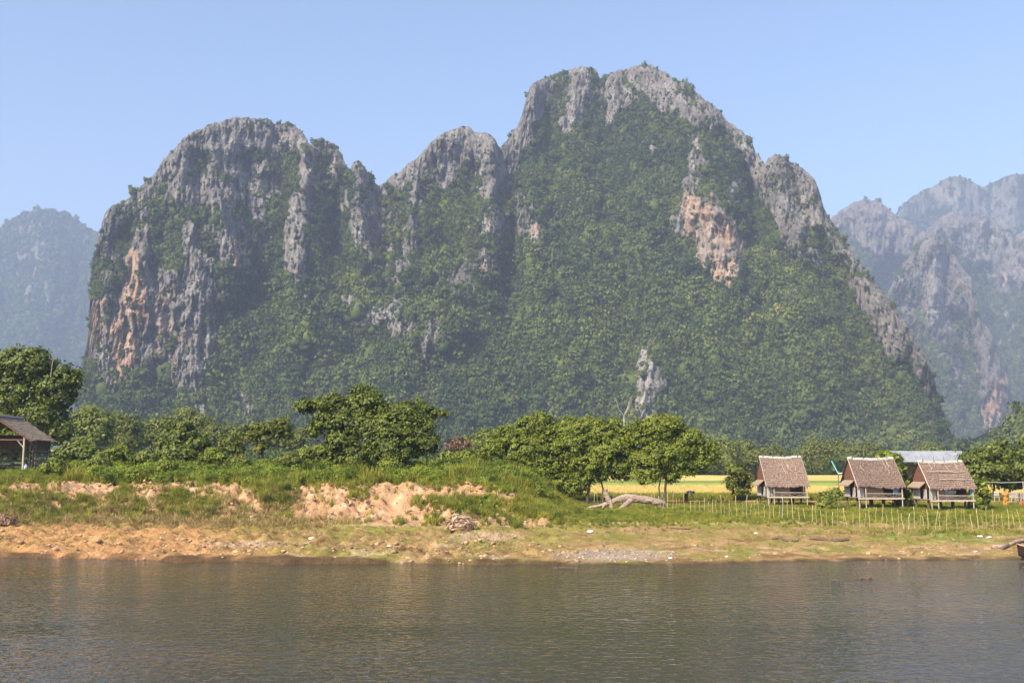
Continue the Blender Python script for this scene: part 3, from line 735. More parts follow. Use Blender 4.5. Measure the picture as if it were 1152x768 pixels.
band(92, 99, (0.44, 0.22, 0.10), 1.0, 0.9)
band(99, 107, (0.075, 0.125, 0.025), 1.5)
band(107, 146, (0.74, 0.54, 0.18), 2.5)
band(146, 186, (0.27, 0.33, 0.075), 4)
band(186, 205, (0.16, 0.22, 0.05), 4)
band(205, 300, (0.55, 0.44, 0.15), 8)
band(300, 9000, (0.05, 0.085, 0.025), 10)
C = lerp(C, (0.06, 0.09, 0.025), sstep(96, 120, YY) * wl)
wet = sstep(1.1, 0.0, dd + 0.4 * n_b)
C = lerp(C, (0.085, 0.055, 0.032), wet * 0.9)
C = np.clip(C * (1 + 0.18 * n_b[..., None] + 0.10 * n_a[..., None]), 0.01, 0.85)

m, nt, b = nt_new("earth_and_turf")
a = N(nt, "ShaderNodeAttribute", attribute_name="tone")
g1 = noise_node(nt, 9.0, 8, 'Object', (1, 1, 1), 0.75)
g2 = noise_node(nt, 1.1, 6, 'Object', (1, 0.6, 1), 0.7)
c = mixc(nt, 1.0, a.outputs["Color"], ramp(nt, g1, [(0.30, (0.50, 0.46, 0.42)), (0.46, (1.05, 1.03, 1.0)), (0.68, (1.7, 1.62, 1.5))]), 'MULTIPLY')
c = mixc(nt, 1.0, c, ramp(nt, g2, [(0.3, (0.74, 0.78, 0.70)), (0.7, (1.22, 1.18, 1.18))]), 'MULTIPLY')
nt.links.new(c, b.inputs["Base Color"]); b.inputs["Roughness"].default_value = 0.95; b.inputs["Specular IOR Level"].default_value = 0.1
bump(nt, b, g1, 1.0, 0.12)
M['ground'] = m
nr, nc = XX.shape
ii = np.arange(nr * nc).reshape(nr, nc)
Fc = np.stack([ii[:-1, :-1], ii[:-1, 1:], ii[1:, 1:], ii[1:, :-1]], -1).reshape(-1, 4)
me = new_mesh("ground", np.stack([XX, YY, ZZ], -1), Fc, [m], True, {'tone': ('POINT', C.reshape(-1, 3))})
tag(link("ground", me), "earth river bank with turf, bare soil and rice fields beyond", "ground", None, 'structure')

# water: a rippled sheet, real relief near the camera
m, nt, b = nt_new("river_water")
b.inputs["Base Color"].default_value = (0.052, 0.047, 0.032, 1)
b.inputs["Roughness"].default_value = 0.03; b.inputs["IOR"].default_value = 1.33
b.inputs["Specular IOR Level"].default_value = 0.5
w1 = noise_node(nt, 1.7, 2, 'Object', (1.6, 1.9, 1), 0.6, 0.3)
w2 = noise_node(nt, 0.30, 3, 'Object', (0.8, 1.3, 1), 0.5, 0.3)
w3 = noise_node(nt, 2.6, 2, 'Object', (1.5, 1.5, 1), 0.6, 0.2)
calm = noise_node(nt, 0.035, 3, 'Object', (0.8, 2.2, 1), 0.5, 0.5)
k1 = N(nt, "ShaderNodeMath", operation='MULTIPLY_ADD'); nt.links.new(w2, k1.inputs[0]); k1.inputs[1].default_value = 1.1; nt.links.new(w1, k1.inputs[2])
k2 = N(nt, "ShaderNodeMath", operation='MULTIPLY_ADD'); nt.links.new(w3, k2.inputs[0]); k2.inputs[1].default_value = 0.22; nt.links.new(k1.outputs[0], k2.inputs[2])
bn = N(nt, "ShaderNodeBump"); bn.inputs["Distance"].default_value = 0.055
nt.links.new(ramp(nt, calm, [(0.35, (0.35,) * 3), (0.65, (1.0,) * 3)]), bn.inputs["Strength"])
nt.links.new(k2.outputs[0], bn.inputs["Height"]); nt.links.new(bn.outputs[0], b.inputs["Normal"])
M['water'] = m
me = new_mesh("river", [(-900, -30, 0), (900, -30, 0), (900, 62, 0), (-900, 62, 0)], [(0, 1, 2, 3)], [m])
tag(link("river", me), "calm brown river with small ripples reflecting bank and sky", "river", None, 'structure')

# ---------------------------------------------------------------- grass, undergrowth, stones
M['grass_green'] = leaf_mat("grass_blades", (0.080, 0.110, 0.014), (0.300, 0.335, 0.060), (0.46, 0.38, 0.14), trans=0.25, per='inst', spec=0.2)
M['grass_dry'] = leaf_mat("dry_grass_blades", (0.22, 0.14, 0.06), (0.46, 0.35, 0.16), None, trans=0.15, per='inst', spec=0.1)
M['rice'] = leaf_mat("rice_stalks", (0.50, 0.38, 0.11), (0.78, 0.60, 0.24), None, trans=0.15, per='inst', spec=0.1)
M['herb'] = leaf_mat("herb_leaf", (0.050, 0.082, 0.012), (0.270, 0.330, 0.045), None, trans=0.25, per='inst', spec=0.25)
stand_variation(M['grass_green'], 0.35, (0.55, 0.64, 0.55), (1.60, 1.25, 1.30))
stand_variation(M['herb'], 0.30, (0.50, 0.62, 0.55), (1.35, 1.25, 1.15))
M['pebble'] = simple_mat("pebble", (0.22, 0.18, 0.15), (0.56, 0.49, 0.43), 3, bmp=0.3, objvar=0.4)
M['clod'] = simple_mat("soil_clod", (0.30, 0.18, 0.10), (0.56, 0.37, 0.23), 3, bmp=0.6, objvar=0.3)

def tuft_source(name, seed, mat, blades=26, lean=0.45, w=0.035, spread=0.16):
    r = np.random.default_rng(seed); V = []; Fq = []; T = []
    for k in range(blades):
        a = r.uniform(0, 6.28); o = r.uniform(0, spread); h = r.uniform(0.55, 1.0); ln = r.uniform(0.05, lean)
        bx, by = o * math.cos(a), o * math.sin(a); dx, dy = math.cos(a), math.sin(a)
        th = r.uniform(0, 6.28); sx, sy = math.cos(th) * w / 2, math.sin(th) * w / 2
        n = len(V)
        for f, ww in ((0, 1.0), (0.45, 0.9), (0.8, 0.55), (1.0, 0.08)):
            px, py, pz = bx + dx * ln * f * f, by + dy * ln * f * f, h * f * (1 - 0.25 * ln * f)
            V += [(px - sx * ww, py - sy * ww, pz), (px + sx * ww, py + sy * ww, pz)]
        Fq += [(n, n + 1, n + 3, n + 2), (n + 2, n + 3, n + 5, n + 4), (n + 4, n + 5, n + 7, n + 6)]
        T += [r.uniform(0, 1)] * 8
    return source(name, np.array(V), np.array(Fq), mat, np.array(T))

def herb_source(name, seed, n=420, size=0.058):
    V, Fc, t = leaf_cloud([(0, 0, 0.30, 0.42, 0.42, 0.34), (0.2, 0.1, 0.45, 0.25, 0.25, 0.25)], n, size, seed, clump=0.13, per=9, jitter=0.8)
    return source(name, V, Fc, M['herb'], t)

tufts = [tuft_source("grass_tuft", 400 + k, M['grass_green']) for k in range(4)]
dry = [tuft_source("dry_tuft", 410 + k, M['grass_dry'], 22, 0.6, 0.03, 0.2) for k in range(3)]
rice = [tuft_source("rice_tuft", 420 + k, M['rice'], 18, 0.3, 0.06, 0.4) for k in range(3)]
herbs = [herb_source("herb_clump", 430 + k) for k in range(4)]

def ground_points(n, x0, x1, y0, y1, dens, seed):
    r = np.random.default_rng(seed)
    X = r.uniform(x0, x1, n); Y = r.uniform(y0, y1, n)
    Z = ground_z(X, Y)
    u, v = proj(X, Y, Z)
    keep = r.uniform(0, 1, n) < dens(X, Y, u, v)
    return np.stack([X, Y, Z], 1)[keep], u[keep], v[keep], r

# green patches on the scarp and beach, at the places they grow
scarp = [(1, [(0, 566, 16), (45, 570, 14), (95, 572, 12)]), (1, [(138, 562, 14), (150, 572, 14)]), (1, [(190, 568, 12), (235, 572, 12)]), (1, [(20, 545, 16), (60, 550, 8)]),
         (1, [(290, 548, 10), (310, 560, 13), (325, 568, 8)]), (.8, [(250, 545, 10), (270, 550, 9)]), (1, [(404, 562, 9), (420, 566, 6)]), (.8, [(362, 566, 6)]),
         (1, [(470, 568, 9), (510, 570, 9), (550, 572, 10), (600, 574, 10), (625, 578, 6)]), (1, [(560, 552, 12), (600, 560, 12), (640, 570, 9)]), (.7, [(480, 583, 4), (500, 582, 4)]),
         (.5, [(580, 590, 5)]), (1, [(737, 588, 3)]), (.8, [(85, 617, 3), (250, 617, 2)])]
bare = [(1, [(12, 550, 3), (40, 550, 5), (75, 552, 5), (135, 551, 3)]), (1, [(205, 549, 3), (222, 556, 3)]), (1, [(238, 547, 3), (262, 552, 6), (280, 566, 5), (290, 574, 4)]),
        (1, [(345, 566, 5), (355, 576, 8), (385, 574, 9), (420, 576, 8), (450, 574, 8), (468, 580, 5)]), (1, [(368, 556, 6), (382, 564, 6)]), (1, [(425, 557, 6), (450, 556, 4), (470, 557, 3), (440, 566, 6)]),
        (1, [(478, 557, 2), (560, 557, 2), (610, 562, 2), (640, 571, 3)]), (.9, [(480, 576, 4), (500, 578, 3)]), (.8, [(160, 556, 3), (190, 556, 2)]), (.7, [(95, 560, 4)]), (.7, [(330, 574, 5)])]
def d_top(X, Y, u, v):
    d = Y - shore(X)
    w = leftness(X, Y)
    return np.clip(sstep(20.5, 23.0, d + 1.4 * noise(X / 2, Y / 2, 0, 81)) * sstep(0.3, 0.8, w), 0, 1)
def d_scarp(X, Y, u, v):
    d = Y - shore(X); w = leftness(X, Y); wp = (7 * fbm(X / 1.3, Y / 1.3, 0, 2, 83), 3 * noise(X / 0.8, Y / 1.3, 0, 84))
    green = strokes(u, v, scarp, wp)
    soil = strokes(u, v, bare, wp, 1.45)
    zone = w * sstep(11.5, 13.5, d + noise(X / 1.5, Y, 0, 85)) * sstep(25, 23, d)
    return np.clip(np.maximum(green, zone * np.clip(0.10 - 0.7 * noise(X / 1.3, Y / 1.6, 0, 86), 0.02, 1)) * (1 - 0.93 * soil), 0, 1) * (Y < 82)

p1, u1, v1, r = ground_points(60000, -48, 8, 66, 106, lambda X, Y, u, v: np.maximum(0.30 * d_top(X, Y, u, v) * sstep(108, 84, Y), 0.0), 91)
h1 = r.uniform(0.40, 1.10, len(p1)) * (1 - 0.55 * (u1 < 72)) * (0.85 + 0.9 * fbm(p1[:, 0] / 3, p1[:, 1] / 4, 0, 2, 92))
p2, u2, v2, r2 = ground_points(90000, -48, 10, 58, 84, lambda X, Y, u, v: 0.62 * d_scarp(X, Y, u, v), 93)
h2 = r2.uniform(0.25, 0.7, len(p2)) * (1 + 0.5 * noise(p2[:, 0] / 1.5, p2[:, 1] / 1.5, 0, 88))
pp = np.concatenate([p1, p2]); hh = np.clip(np.concatenate([h1, h2]), 0.25, 1.5)
scatter("bank_grass", pp, np.stack([hh * 1.1, hh * 1.1, hh], 1), rng.uniform(0, 6.28, len(pp)), rng.integers(0, 4, len(pp)), tufts,
        "tall bright green grass covering the top of the left river bank", "grass")
p3, u3, v3, r = ground_points(30000, -48, 3, 70, 108, lambda X, Y, u, v: 0.42 * d_top(X, Y, u, v) * sstep(-0.05, 0.35, fbm(X / 3.0, Y / 3.0, 0, 3, 95) + 0.30 * sstep(380, 120, u)), 94)
h3 = np.clip(r.uniform(0.6, 1.5, len(p3)) * (1 + 0.5 * noise(p3[:, 0] / 3, p3[:, 1] / 3, 0, 96)) + 0.5 * sstep(200, 90, u3), 0.35, 1.6) * (1 - 0.65 * (u3 < 72))
p3b, _, _, r = ground_points(16000, -48, 10, 58, 84, lambda X, Y, u, v: 0.35 * d_scarp(X, Y, u, v) * sstep(0.0, 0.4, noise(X / 1.2, Y / 1.2, 0, 98)), 97)
pp = np.concatenate([p3, p3b]); hh = np.concatenate([h3, r.uniform(0.35, 0.8, len(p3b))])
scatter("bank_undergrowth", pp, hh, rng.uniform(0, 6.28, len(pp)), rng.integers(0, 4, len(pp)), herbs,
        "leafy green undergrowth crowding the top of the left bank", "undergrowth")
# low turf right of the bank and around the fence
def d_turf(X, Y, u, v):
    d = Y - shore(X)
    return (1 - leftness(X, Y)) * sstep(11, 17, d + 3 * fbm(X / 6, Y / 3, 0, 2, 101)) * sstep(93, 90, Y) + \
        0.5 * np.exp(-((v - 600) / 4.0) ** 2) * sstep(900, 960, u) + 0.9 * (1 - leftness(X, Y)) * sstep(98, 100, Y) * sstep(108, 106, Y)
p4, u4, v4, r = ground_points(60000, -4, 50, 60, 108, lambda X, Y, u, v: 0.55 * d_turf(X, Y, u, v), 102)
h4 = r.uniform(0.14, 0.34, len(p4)) + 0.5 * (p4[:, 1] > 98) * r.uniform(0.3, 1, len(p4))
scatter("turf_grass", p4, np.stack([h4 * 1.8, h4 * 1.8, h4], 1), r.uniform(0, 6.28, len(p4)), r.integers(0, 4, len(p4)), tufts,
        "short green turf around the stake fence and the huts", "grass")
# dry grass on the shore
def d_dry(X, Y, u, v):
    d = Y - shore(X); w = leftness(X, Y)
    return 0.9 * w * sstep(8.0, 12.0, d) * sstep(19.5, 14.0, d) * sstep(420, 300, u) * (1 - 0.8 * strokes(u, v, bare)) * 1.3 + 0.45 * w * sstep(0.6, 2, d) * sstep(12, 8, d) * sstep(-0.1, 0.4, fbm(X / 2, Y / 1.4, 0, 2, 105)) \
        + 0.10 * sstep(1.5, 4, d) * sstep(15, 8, d)
p5, u5, v5, r = ground_points(80000, -50, 50, 50, 76, lambda X, Y, u, v: 0.42 * d_dry(X, Y, u, v), 104)
h5 = r.uniform(0.10, 0.32, len(p5)) + 0.5 * sstep(9, 12, p5[:, 1] - shore(p5[:, 0])) * (p5[:, 0] < -8) * r.uniform(0, 1, len(p5))
scatter("dry_grass", p5, np.stack([h5 * 1.6, h5 * 1.6, h5], 1), r.uniform(0, 6.28, len(p5)), r.integers(0, 3, len(p5)), dry,
        "straw coloured dry grass on the shore below the left bank", "grass")
p6, u6, v6, r = ground_points(60000, -5, 90, 106, 150, lambda X, Y, u, v: 0.5 * (1 - leftness(X, Y)) * sstep(-0.5, 0.1, noise(X / 7, Y / 3, 0, 111)) * (np.abs(Y - 128) < 21), 112)
h6 = r.uniform(0.35, 0.6, len(p6))
scatter("rice_stubble", p6, np.stack([h6 * 1.5, h6 * 1.5, h6], 1), r.uniform(0, 6.28, len(p6)), r.integers(0, 3, len(p6)), rice,
        "ripe golden rice standing in the field behind the huts", "rice")
# stones and clods
def stone_source(name, seed, mat):
    V, Fq = blob((0, 0, 0), (1, 0.8, 0.55), seed, 1, 0.5); return source(name, V, Fq, mat)
stones = [stone_source("pebble", 440 + k, M['pebble']) for k in range(3)]
clods = [stone_source("clod", 450 + k, M['clod']) for k in range(3)]
def d_st(X, Y, u, v):
    g = sstep(1.1, 0.5, np.hypot((u - 690) / 80, (v - 624) / 9.0)); g2 = sstep(1.1, 0.5, np.hypot((u - 545) / 50, (v - 604) / 8.0))
    g3 = sstep(1.1, 0.5, np.hypot((u - 280) / 70, (v - 612) / 5.0)); d = Y - shore(X)
    return np.clip(0.9 * g + 0.6 * g2 + 0.5 * g3 + 0.05 * (d > 0.5) * (d < 6) * sstep(-0.1, 0.5, noise(X / 1.2, Y / 0.8, 0, 120)), 0, 1)
p7, _, _, r = ground_points(60000, -30, 32, 50, 66, lambda X, Y, u, v: 0.5 * d_st(X, Y, u, v), 121)
s7 = 0.02 + 0.08 * r.uniform(0, 1, len(p7)) ** 3
scatter("shore_gravel", p7, s7, r.uniform(0, 6.28, len(p7)), r.integers(0, 3, len(p7)), stones, "pale pinkish gravel and stones heaped at the water's edge", "gravel")
def d_cl(X, Y, u, v):
    d = Y - shore(X); w = leftness(X, Y)
    return (w * 0.9 * sstep(12, 14, d) * sstep(22, 20, d) + (0.07 + 0.42 * w) * sstep(0.0, 0.5, d) * sstep(9, 3, d)) * sstep(-0.2, 0.3, noise(X / 1.5, Y / 0.9, 0, 125))
p8, _, _, r = ground_points(150000, -48, 40, 50, 78, lambda X, Y, u, v: 0.7 * d_cl(X, Y, u, v), 126)
s8 = 0.02 + 0.20 * r.uniform(0, 1, len(p8)) ** 6
scatter("bank_rubble", p8, s8, r.uniform(0, 6.28, len(p8)), r.integers(0, 3, len(p8)), clods, "crumbled reddish clods of soil on the eroded bank", "rubble")

# valley trees between the fields and the mountain
r = np.random.default_rng(131)
n = 5200
Yv = 300 + (760 - 300) * r.uniform(0, 1, n) ** 1.3
Xv = r.uniform(-0.60, 0.60, n) * Yv
Xv2 = Xv
mix = fbm(Xv / 60, Yv / 60, 0, 3, 132)
hv = r.uniform(2.6, 4.6, n) * (1 + 0.35 * mix) * (1 + (Yv - 300) / 900)
keep = (noise(Xv / 30, Yv / 25, 0, 133) > -0.35) | (Yv > 480)
Xv, Yv, hv = Xv[keep], Yv[keep], hv[keep]
scatter("valley_forest", np.stack([Xv, Yv, ground_z(Xv, Yv, False) - 0.2], 1), np.stack([hv, hv, hv * r.uniform(0.8, 1.5, len(hv))], 1), r.uniform(0, 6.28, len(hv)),
        r.integers(0, 5, len(hv)), valley_crowns, "mass of yellow-green trees filling the valley floor below the mountain", "forest")
# ---------------------------------------------------------------- trees and bushes one can tell apart
M['leaf_dark'] = leaf_mat("dark_tree_leaf", (0.013, 0.027, 0.004), (0.150, 0.185, 0.022), None, trans=0.12, spec=0.35)
M['leaf_mid'] = leaf_mat("tree_leaf", (0.026, 0.048, 0.006), (0.240, 0.280, 0.032), None, trans=0.16, spec=0.3)
M['leaf_olive'] = leaf_mat("olive_leaf", (0.050, 0.070, 0.014), (0.165, 0.185, 0.036), (0.26, 0.15, 0.05), trans=0.2, spec=0.2)
M['leaf_pale'] = leaf_mat("pale_tree_leaf", (0.055, 0.080, 0.015), (0.225, 0.250, 0.050), None, trans=0.2, spec=0.2)
M['leaf_rust'] = leaf_mat("rust_leaf", (0.09, 0.05, 0.03), (0.24, 0.14, 0.09), None, trans=0.1, spec=0.1)
M['leaf_straw'] = leaf_mat("straw_twigs", (0.34, 0.21, 0.14), (0.62, 0.44, 0.32), None, trans=0.15, spec=0.1)
M['leaf_dry'] = leaf_mat("dry_bush_twig", (0.16, 0.09, 0.055), (0.42, 0.27, 0.19), None, trans=0.1, spec=0.1)

def px(u, v, Y, z=None):
    p = P(u, v, Y); return Vector((float(p[0]), float(p[1]), float(p[2]) if z is None else z))

def limb(mb, p0, p1, r0, r1, seed, n=5, sag=0.12):
    r = np.random.default_rng(seed); L = (p1 - p0).length; pts = []; rad = []
    for i in range(n + 1):
        f = i / n; w = math.sin(math.pi * f) * sag * L
        pts.append(p0.lerp(p1, f) + Vector(r.normal(0, 0.35, 3)) * w); rad.append(r0 + (r1 - r0) * f)
    mb.tube(pts, rad, 7); return pts

def tree(name, label, cat, u, Y, vb, lobes, n, leaf, mat, seed, clump, group=None, trunks=((0, 0.12),), trunk_r=0.14, bark='bark', per=55, jitter=0.5, shell=0.22, droop=0.0, z=None, depth=0.8, crown='crown', trunk_top=0.55):
    """lobes in photograph pixels about the tree: (u, v, half width, half height[, depth offset m])"""
    s = Y / F
    zb = gz(XU(u, Y), Y) if z is None else z
    base = Vector((XU(u, Y), Y, zb))
    t = empty(name, base, 0, label, cat, group)
    L = []
    for l in lobes:
        lu, lv, ru, rv = l[:4]; dy = l[4] if len(l) > 4 else 0.0
        c = px(lu, lv, Y + dy) - base
        L.append((c.x, c.y, c.z, ru * s, max(ru, rv) * s * depth, rv * s))
    V, Fc, tn = leaf_cloud(L, n, leaf, seed, clump=clump, per=per, jitter=jitter, shell=shell, droop=droop)
    V[:, 2] = np.maximum(V[:, 2], 0.02)
    me = new_mesh(name + "_" + crown, V, Fc, [mat], False, {'tint': ('POINT', tn)})
    link(crown, me, t)
    r = np.random.default_rng(seed + 1)
    big = sorted(range(len(L)), key=lambda i: -L[i][3])
    cen = Vector(np.average([l[:3] for l in L], axis=0, weights=[l[3] ** 2 for l in L]))
    for k, (du, rr) in enumerate(trunks):
        mb = MB()
        b0 = Vector((du * s, r.uniform(-0.3, 0.3) if k else 0, -0.25))
        fork = Vector((b0.x + (cen.x - b0.x) * 0.35 + r.uniform(-.2, .2), 0, max(0.35, cen.z * trunk_top)))
        limb(mb, b0, fork, rr, rr * 0.7, seed + k, 5, 0.06)
        tgt = [l for i, l in enumerate(L) if i % max(1, len(trunks)) == k % max(1, len(trunks))] or L[:2]
        for j, l in enumerate(tgt):
            e = Vector(l[:3]) + Vector((0, 0, l[5] * 0.25))
            pts = limb(mb, fork, e, rr * 0.55, rr * 0.14, seed + 10 * k + j, 6, 0.10)
            for q in range(4):
                a = pts[2 + q % 4]; d = Vector(r.normal(0, 1, 3)).normalized()
                e2 = Vector(l[:3]) + Vector((d.x * l[3], d.y * l[4], abs(d.z) * l[5])) * 0.8
                limb(mb, a, e2, rr * 0.22, rr * 0.05, seed + 100 * k + 10 * j + q, 4, 0.08)
        mb.build("trunk", M[bark], t, smooth=True)
    return t

# big dark tree behind the open hut on the left
tree("broadleaf_tree", "tall dark dense tree rising behind the open thatched shelter at the left edge", "tree", 38, 104, 520,
     [(30, 410, 34, 18), (-8, 420, 34, 20), (60, 440, 26, 22), (20, 440, 34, 26), (-30, 450, 30, 26), (75, 425, 14, 14), (45, 470, 30, 22), (0, 475, 30, 20), (66, 485, 16, 14), (40, 400, 14, 9), (12, 402, 14, 9), (84, 432, 8, 9), (20, 500, 40, 14)],
     62000, 0.21, M['leaf_dark'], 501, 0.50, trunk_r=0.3, trunks=((0, 0.28), (-40, 0.2)))
tree("broadleaf_tree", "dark irregular tree with one long limb reaching left, mid bank", "tree", 398, 80, 525,
     [(400, 458, 20, 13), (376, 452, 14, 9), (354, 457, 17, 7), (342, 456, 10, 6), (415, 452, 16, 12), (390, 476, 22, 14), (366, 474, 14, 9), (410, 480, 22, 18), (384, 496, 18, 14), (352, 484, 9, 5), (407, 440, 10, 6), (400, 512, 18, 12), (430, 462, 10, 8)],
     34000, 0.155, M['leaf_dark'], 511, 0.32, trunks=((0, 0.16), (-14, 0.10)))
tree("dense_bush", "dense round dark bush merged with the right side of the irregular tree", "bush", 452, 79, 523,
     [(448, 480, 28, 24), (430, 492, 24, 24), (470, 490, 20, 22), (455, 462, 18, 10), (482, 498, 10, 14), (442, 506, 30, 16), (462, 470, 14, 12)],
     42000, 0.14, M['leaf_dark'], 521, 0.27, trunks=((0, 0.10), (-16, 0.08), (10, 0.08)))
tree("airy_sapling", "slender pale sapling with open feathery twigs above the dense dark bush", "tree", 480, 84, 520,
     [(478, 462, 10, 7), (492, 466, 9, 4), (484, 480, 6, 10), (502, 465, 5, 3), (470, 452, 6, 4)],
     2400, 0.14, M['leaf_pale'], 531, 0.28, trunks=((0, 0.05),), trunk_top=0.7)
# the row of three spreading trees behind the fallen trunk
tree("spreading_tree", "leftmost of three spreading green trees, its crown drooping to the grass", "tree", 628, 90, 563,
     [(600, 480, 22, 13), (576, 490, 22, 13), (556, 502, 14, 9), (590, 504, 32, 18), (622, 500, 26, 22), (610, 525, 28, 18), (596, 536, 16, 12), (628, 540, 22, 12), (606, 552, 14, 8), (640, 548, 16, 10), (650, 540, 12, 12), (628, 560, 12, 5), (640, 482, 16, 13), (546, 508, 8, 5), (608, 470, 12, 6), (645, 520, 16, 20), (618, 552, 14, 8)],
     76000, 0.125, M['leaf_mid'], 541, 0.32, trunks=((0, 0.13), (-8, 0.10), (12, 0.10)), droop=0.3)
tree("spreading_tree", "middle one of three spreading green trees, its trunk beside the fallen trunk's roots", "tree", 668, 89, 563,
     [(676, 484, 22, 13), (655, 482, 18, 11), (650, 500, 24, 14), (684, 505, 28, 16), (700, 492, 16, 12), (664, 520, 26, 12), (694, 522, 20, 9), (666, 474, 10, 6), (690, 475, 10, 5), (712, 512, 12, 12), (656, 536, 14, 10), (648, 548, 12, 8), (670, 534, 14, 8), (703, 532, 11, 8), (690, 530, 12, 7)],
     60000, 0.12, M['leaf_mid'], 551, 0.30, trunks=((-8, 0.16), (8, 0.09)), droop=0.2)
tree("spreading_tree", "rightmost of three spreading green trees, with a forked trunk over the fence", "tree", 745, 88, 563,
     [(746, 482, 26, 14), (722, 490, 18, 12), (770, 496, 24, 15), (792, 506, 16, 12), (750, 508, 30, 15), (728, 518, 20, 11), (770, 524, 20, 9), (800, 514, 9, 7), (740, 472, 13, 6), (758, 474, 12, 6), (716, 478, 10, 6), (735, 530, 14, 6), (728, 538, 11, 6), (757, 536, 10, 6), (786, 522, 14, 7), (718, 532, 9, 6)],
     64000, 0.115, M['leaf_mid'], 561, 0.29, trunks=((2, 0.14), (-7, 0.08)), droop=0.2)
tree("small_tree", "small loose tree standing left of the nearest-to-middle stilt hut", "tree", 833, 98, 560,
     [(830, 530, 13, 7), (840, 538, 11, 7), (826, 542, 9, 6), (832, 550, 13, 5), (822, 527, 7, 5)],
     4200, 0.17, M['leaf_olive'], 571, 0.32, trunks=((0, 0.05), (-4, 0.04)))
tree("broadleaf_tree", "dark green tree with layered branches behind the right hut", "tree", 1116, 104, 552,
     [(1120, 510, 22, 9), (1100, 516, 17, 9), (1136, 518, 20, 12), (1110, 530, 26, 12), (1140, 538, 20, 10), (1092, 528, 10, 8), (1124, 502, 12, 5), (1128, 528, 20, 12)],
     26000, 0.22, M['leaf_dark'], 581, 0.42, trunks=((0, 0.15), (20, 0.12)))
tree("broadleaf_tree", "dark tree cut by the right edge of the view behind the clothes line", "tree", 1170, 100, 552,
     [(1160, 508, 18, 9), (1180, 514, 20, 12), (1165, 526, 26, 14), (1185, 536, 20, 12), (1158, 498, 9, 4)],
     20000, 0.22, M['leaf_dark'], 591, 0.42, trunks=((0, 0.16),))
tree("leafy_plant", "dark leafy plant growing between the two right huts", "plant", 1017, 82, 573,
     [(1014, 556, 8, 9), (1020, 545, 7, 8), (1012, 536, 6, 7), (1018, 566, 9, 6), (1010, 526, 6, 6)], 3600, 0.22, M['leaf_dark'], 601, 0.30, trunks=((0, 0.05),))
tree("leafy_plant", "bright broad-leaved plant rising above the middle hut's roof end", "plant", 1003, 92, 565,
     [(1003, 514, 7, 4), (996, 512, 6, 3), (1010, 518, 6, 5)], 500, 0.34, M['leaf_mid'], 605, 0.26, trunks=((0, 0.05),))
tree("leafy_plant", "tall thin-leaved plant beside the right hut's far corner", "plant", 1103, 78, 575,
     [(1104, 556, 7, 8), (1098, 562, 7, 7), (1108, 564, 6, 7), (1105, 546, 5, 6), (1100, 570, 8, 4)], 1900, 0.22, M['leaf_mid'], 611, 0.28, trunks=((0, 0.04),))
tree("leafy_plant", "low bright weed bush between the left and middle stilt huts", "plant", 935, 80, 568,
     [(932, 560, 9, 6), (940, 556, 7, 6), (926, 566, 6, 3)], 1900, 0.15, M['leaf_pale'], 615, 0.24, trunks=((0, 0.03),))
tree("low_shrub", "dark low shrub thicket in the shade under the spreading trees", "bush", 610, 97, 566,
     [(575, 546, 16, 9), (600, 550, 18, 10), (625, 552, 16, 9), (648, 555, 12, 7), (560, 540, 12, 8), (690, 560, 10, 3), (672, 559, 10, 4)], 14000, 0.16, M['leaf_dark'], 617, 0.3, trunks=((0, 0.05), (14, 0.05)))
for j, (u, Y, w, h, vt, mt, lb) in enumerate([
    (132, 84, 15, 8, 508, 'leaf_mid', "bright shrub on the bank below the yellowish valley tree"),
    (162, 82, 12, 6, 515, 'leaf_pale', "pale shrub on the bank left of the glossy round bush"),
    (112, 80, 10, 6, 519, 'leaf_pale', "low light shrub in front of the leafy bush by the open shelter"),
    (238, 81, 13, 6, 513, 'leaf_mid', "green shrub on the bank just right of the glossy round bush"),
    (268, 80, 10, 5, 520, 'leaf_pale', "low pale shrub in front of the smaller vine wrapped stub"),
    (60, 79, 11, 6, 524, 'leaf_mid', "low shrub in the grass right below the shelter's eave"),
    (188, 77, 9, 5, 524, 'leaf_mid', "small shrub in the grass below the glossy round bush"),
    (325, 79, 10, 5, 518, 'leaf_pale', "pale shrub in the grass below the leaning vine stub"),
    (438, 76, 9, 5, 524, 'leaf_mid', "small bright shrub at the foot of the dense dark bush"),
    (548, 76, 8, 7, 568, 'leaf_mid', "isolated bright green shrub low on the bank above the dry brush heap")]):
    tree("bank_shrub", lb, "bush", u, Y if j < 9 else 66.5, 0, [(u, vt + h - 7, w * .7, h), (u - w * .6, vt + h * 1.3 - 5, w * .6, h * .9), (u + w * .6, vt + h * 1.2 - 6, w * .6, h * .9), (u + w * .1, vt + h * .5 - 8, w * .35, h * .6)], 5200, 0.12, M[mt], 640 + j, 0.22, trunks=((0, 0.03),))
# bushes and vine covered stubs behind the grass of the left bank
tree("round_bush", "dark round bush with glossy leaves in the middle of the left bank", "bush", 204, 92, 520,
     [(204, 492, 20, 13), (190, 500, 16, 10), (220, 500, 16, 10), (206, 482, 12, 7), (204, 508, 26, 10)], 13000, 0.19, M['leaf_dark'], 621, 0.34)
tree("round_bush", "dark leafy bush right beside the open thatched shelter", "bush", 88, 86, 526,
     [(84, 508, 14, 9), (100, 512, 14, 8), (72, 512, 9, 8), (92, 502, 9, 5)], 8000, 0.20, M['leaf_dark'], 625, 0.32)
tree("vine_covered_stub", "reddish stub with a spreading mop of vine leaves leaning right", "tree", 296, 88, 520,
     [(290, 484, 12, 6), (304, 480, 12, 6), (318, 478, 9, 7), (322, 488, 6, 8), (282, 490, 6, 6), (294, 504, 7, 8)], 5200, 0.20, M['leaf_olive'], 631, 0.30, trunks=((0, 0.16), (22, 0.04)))
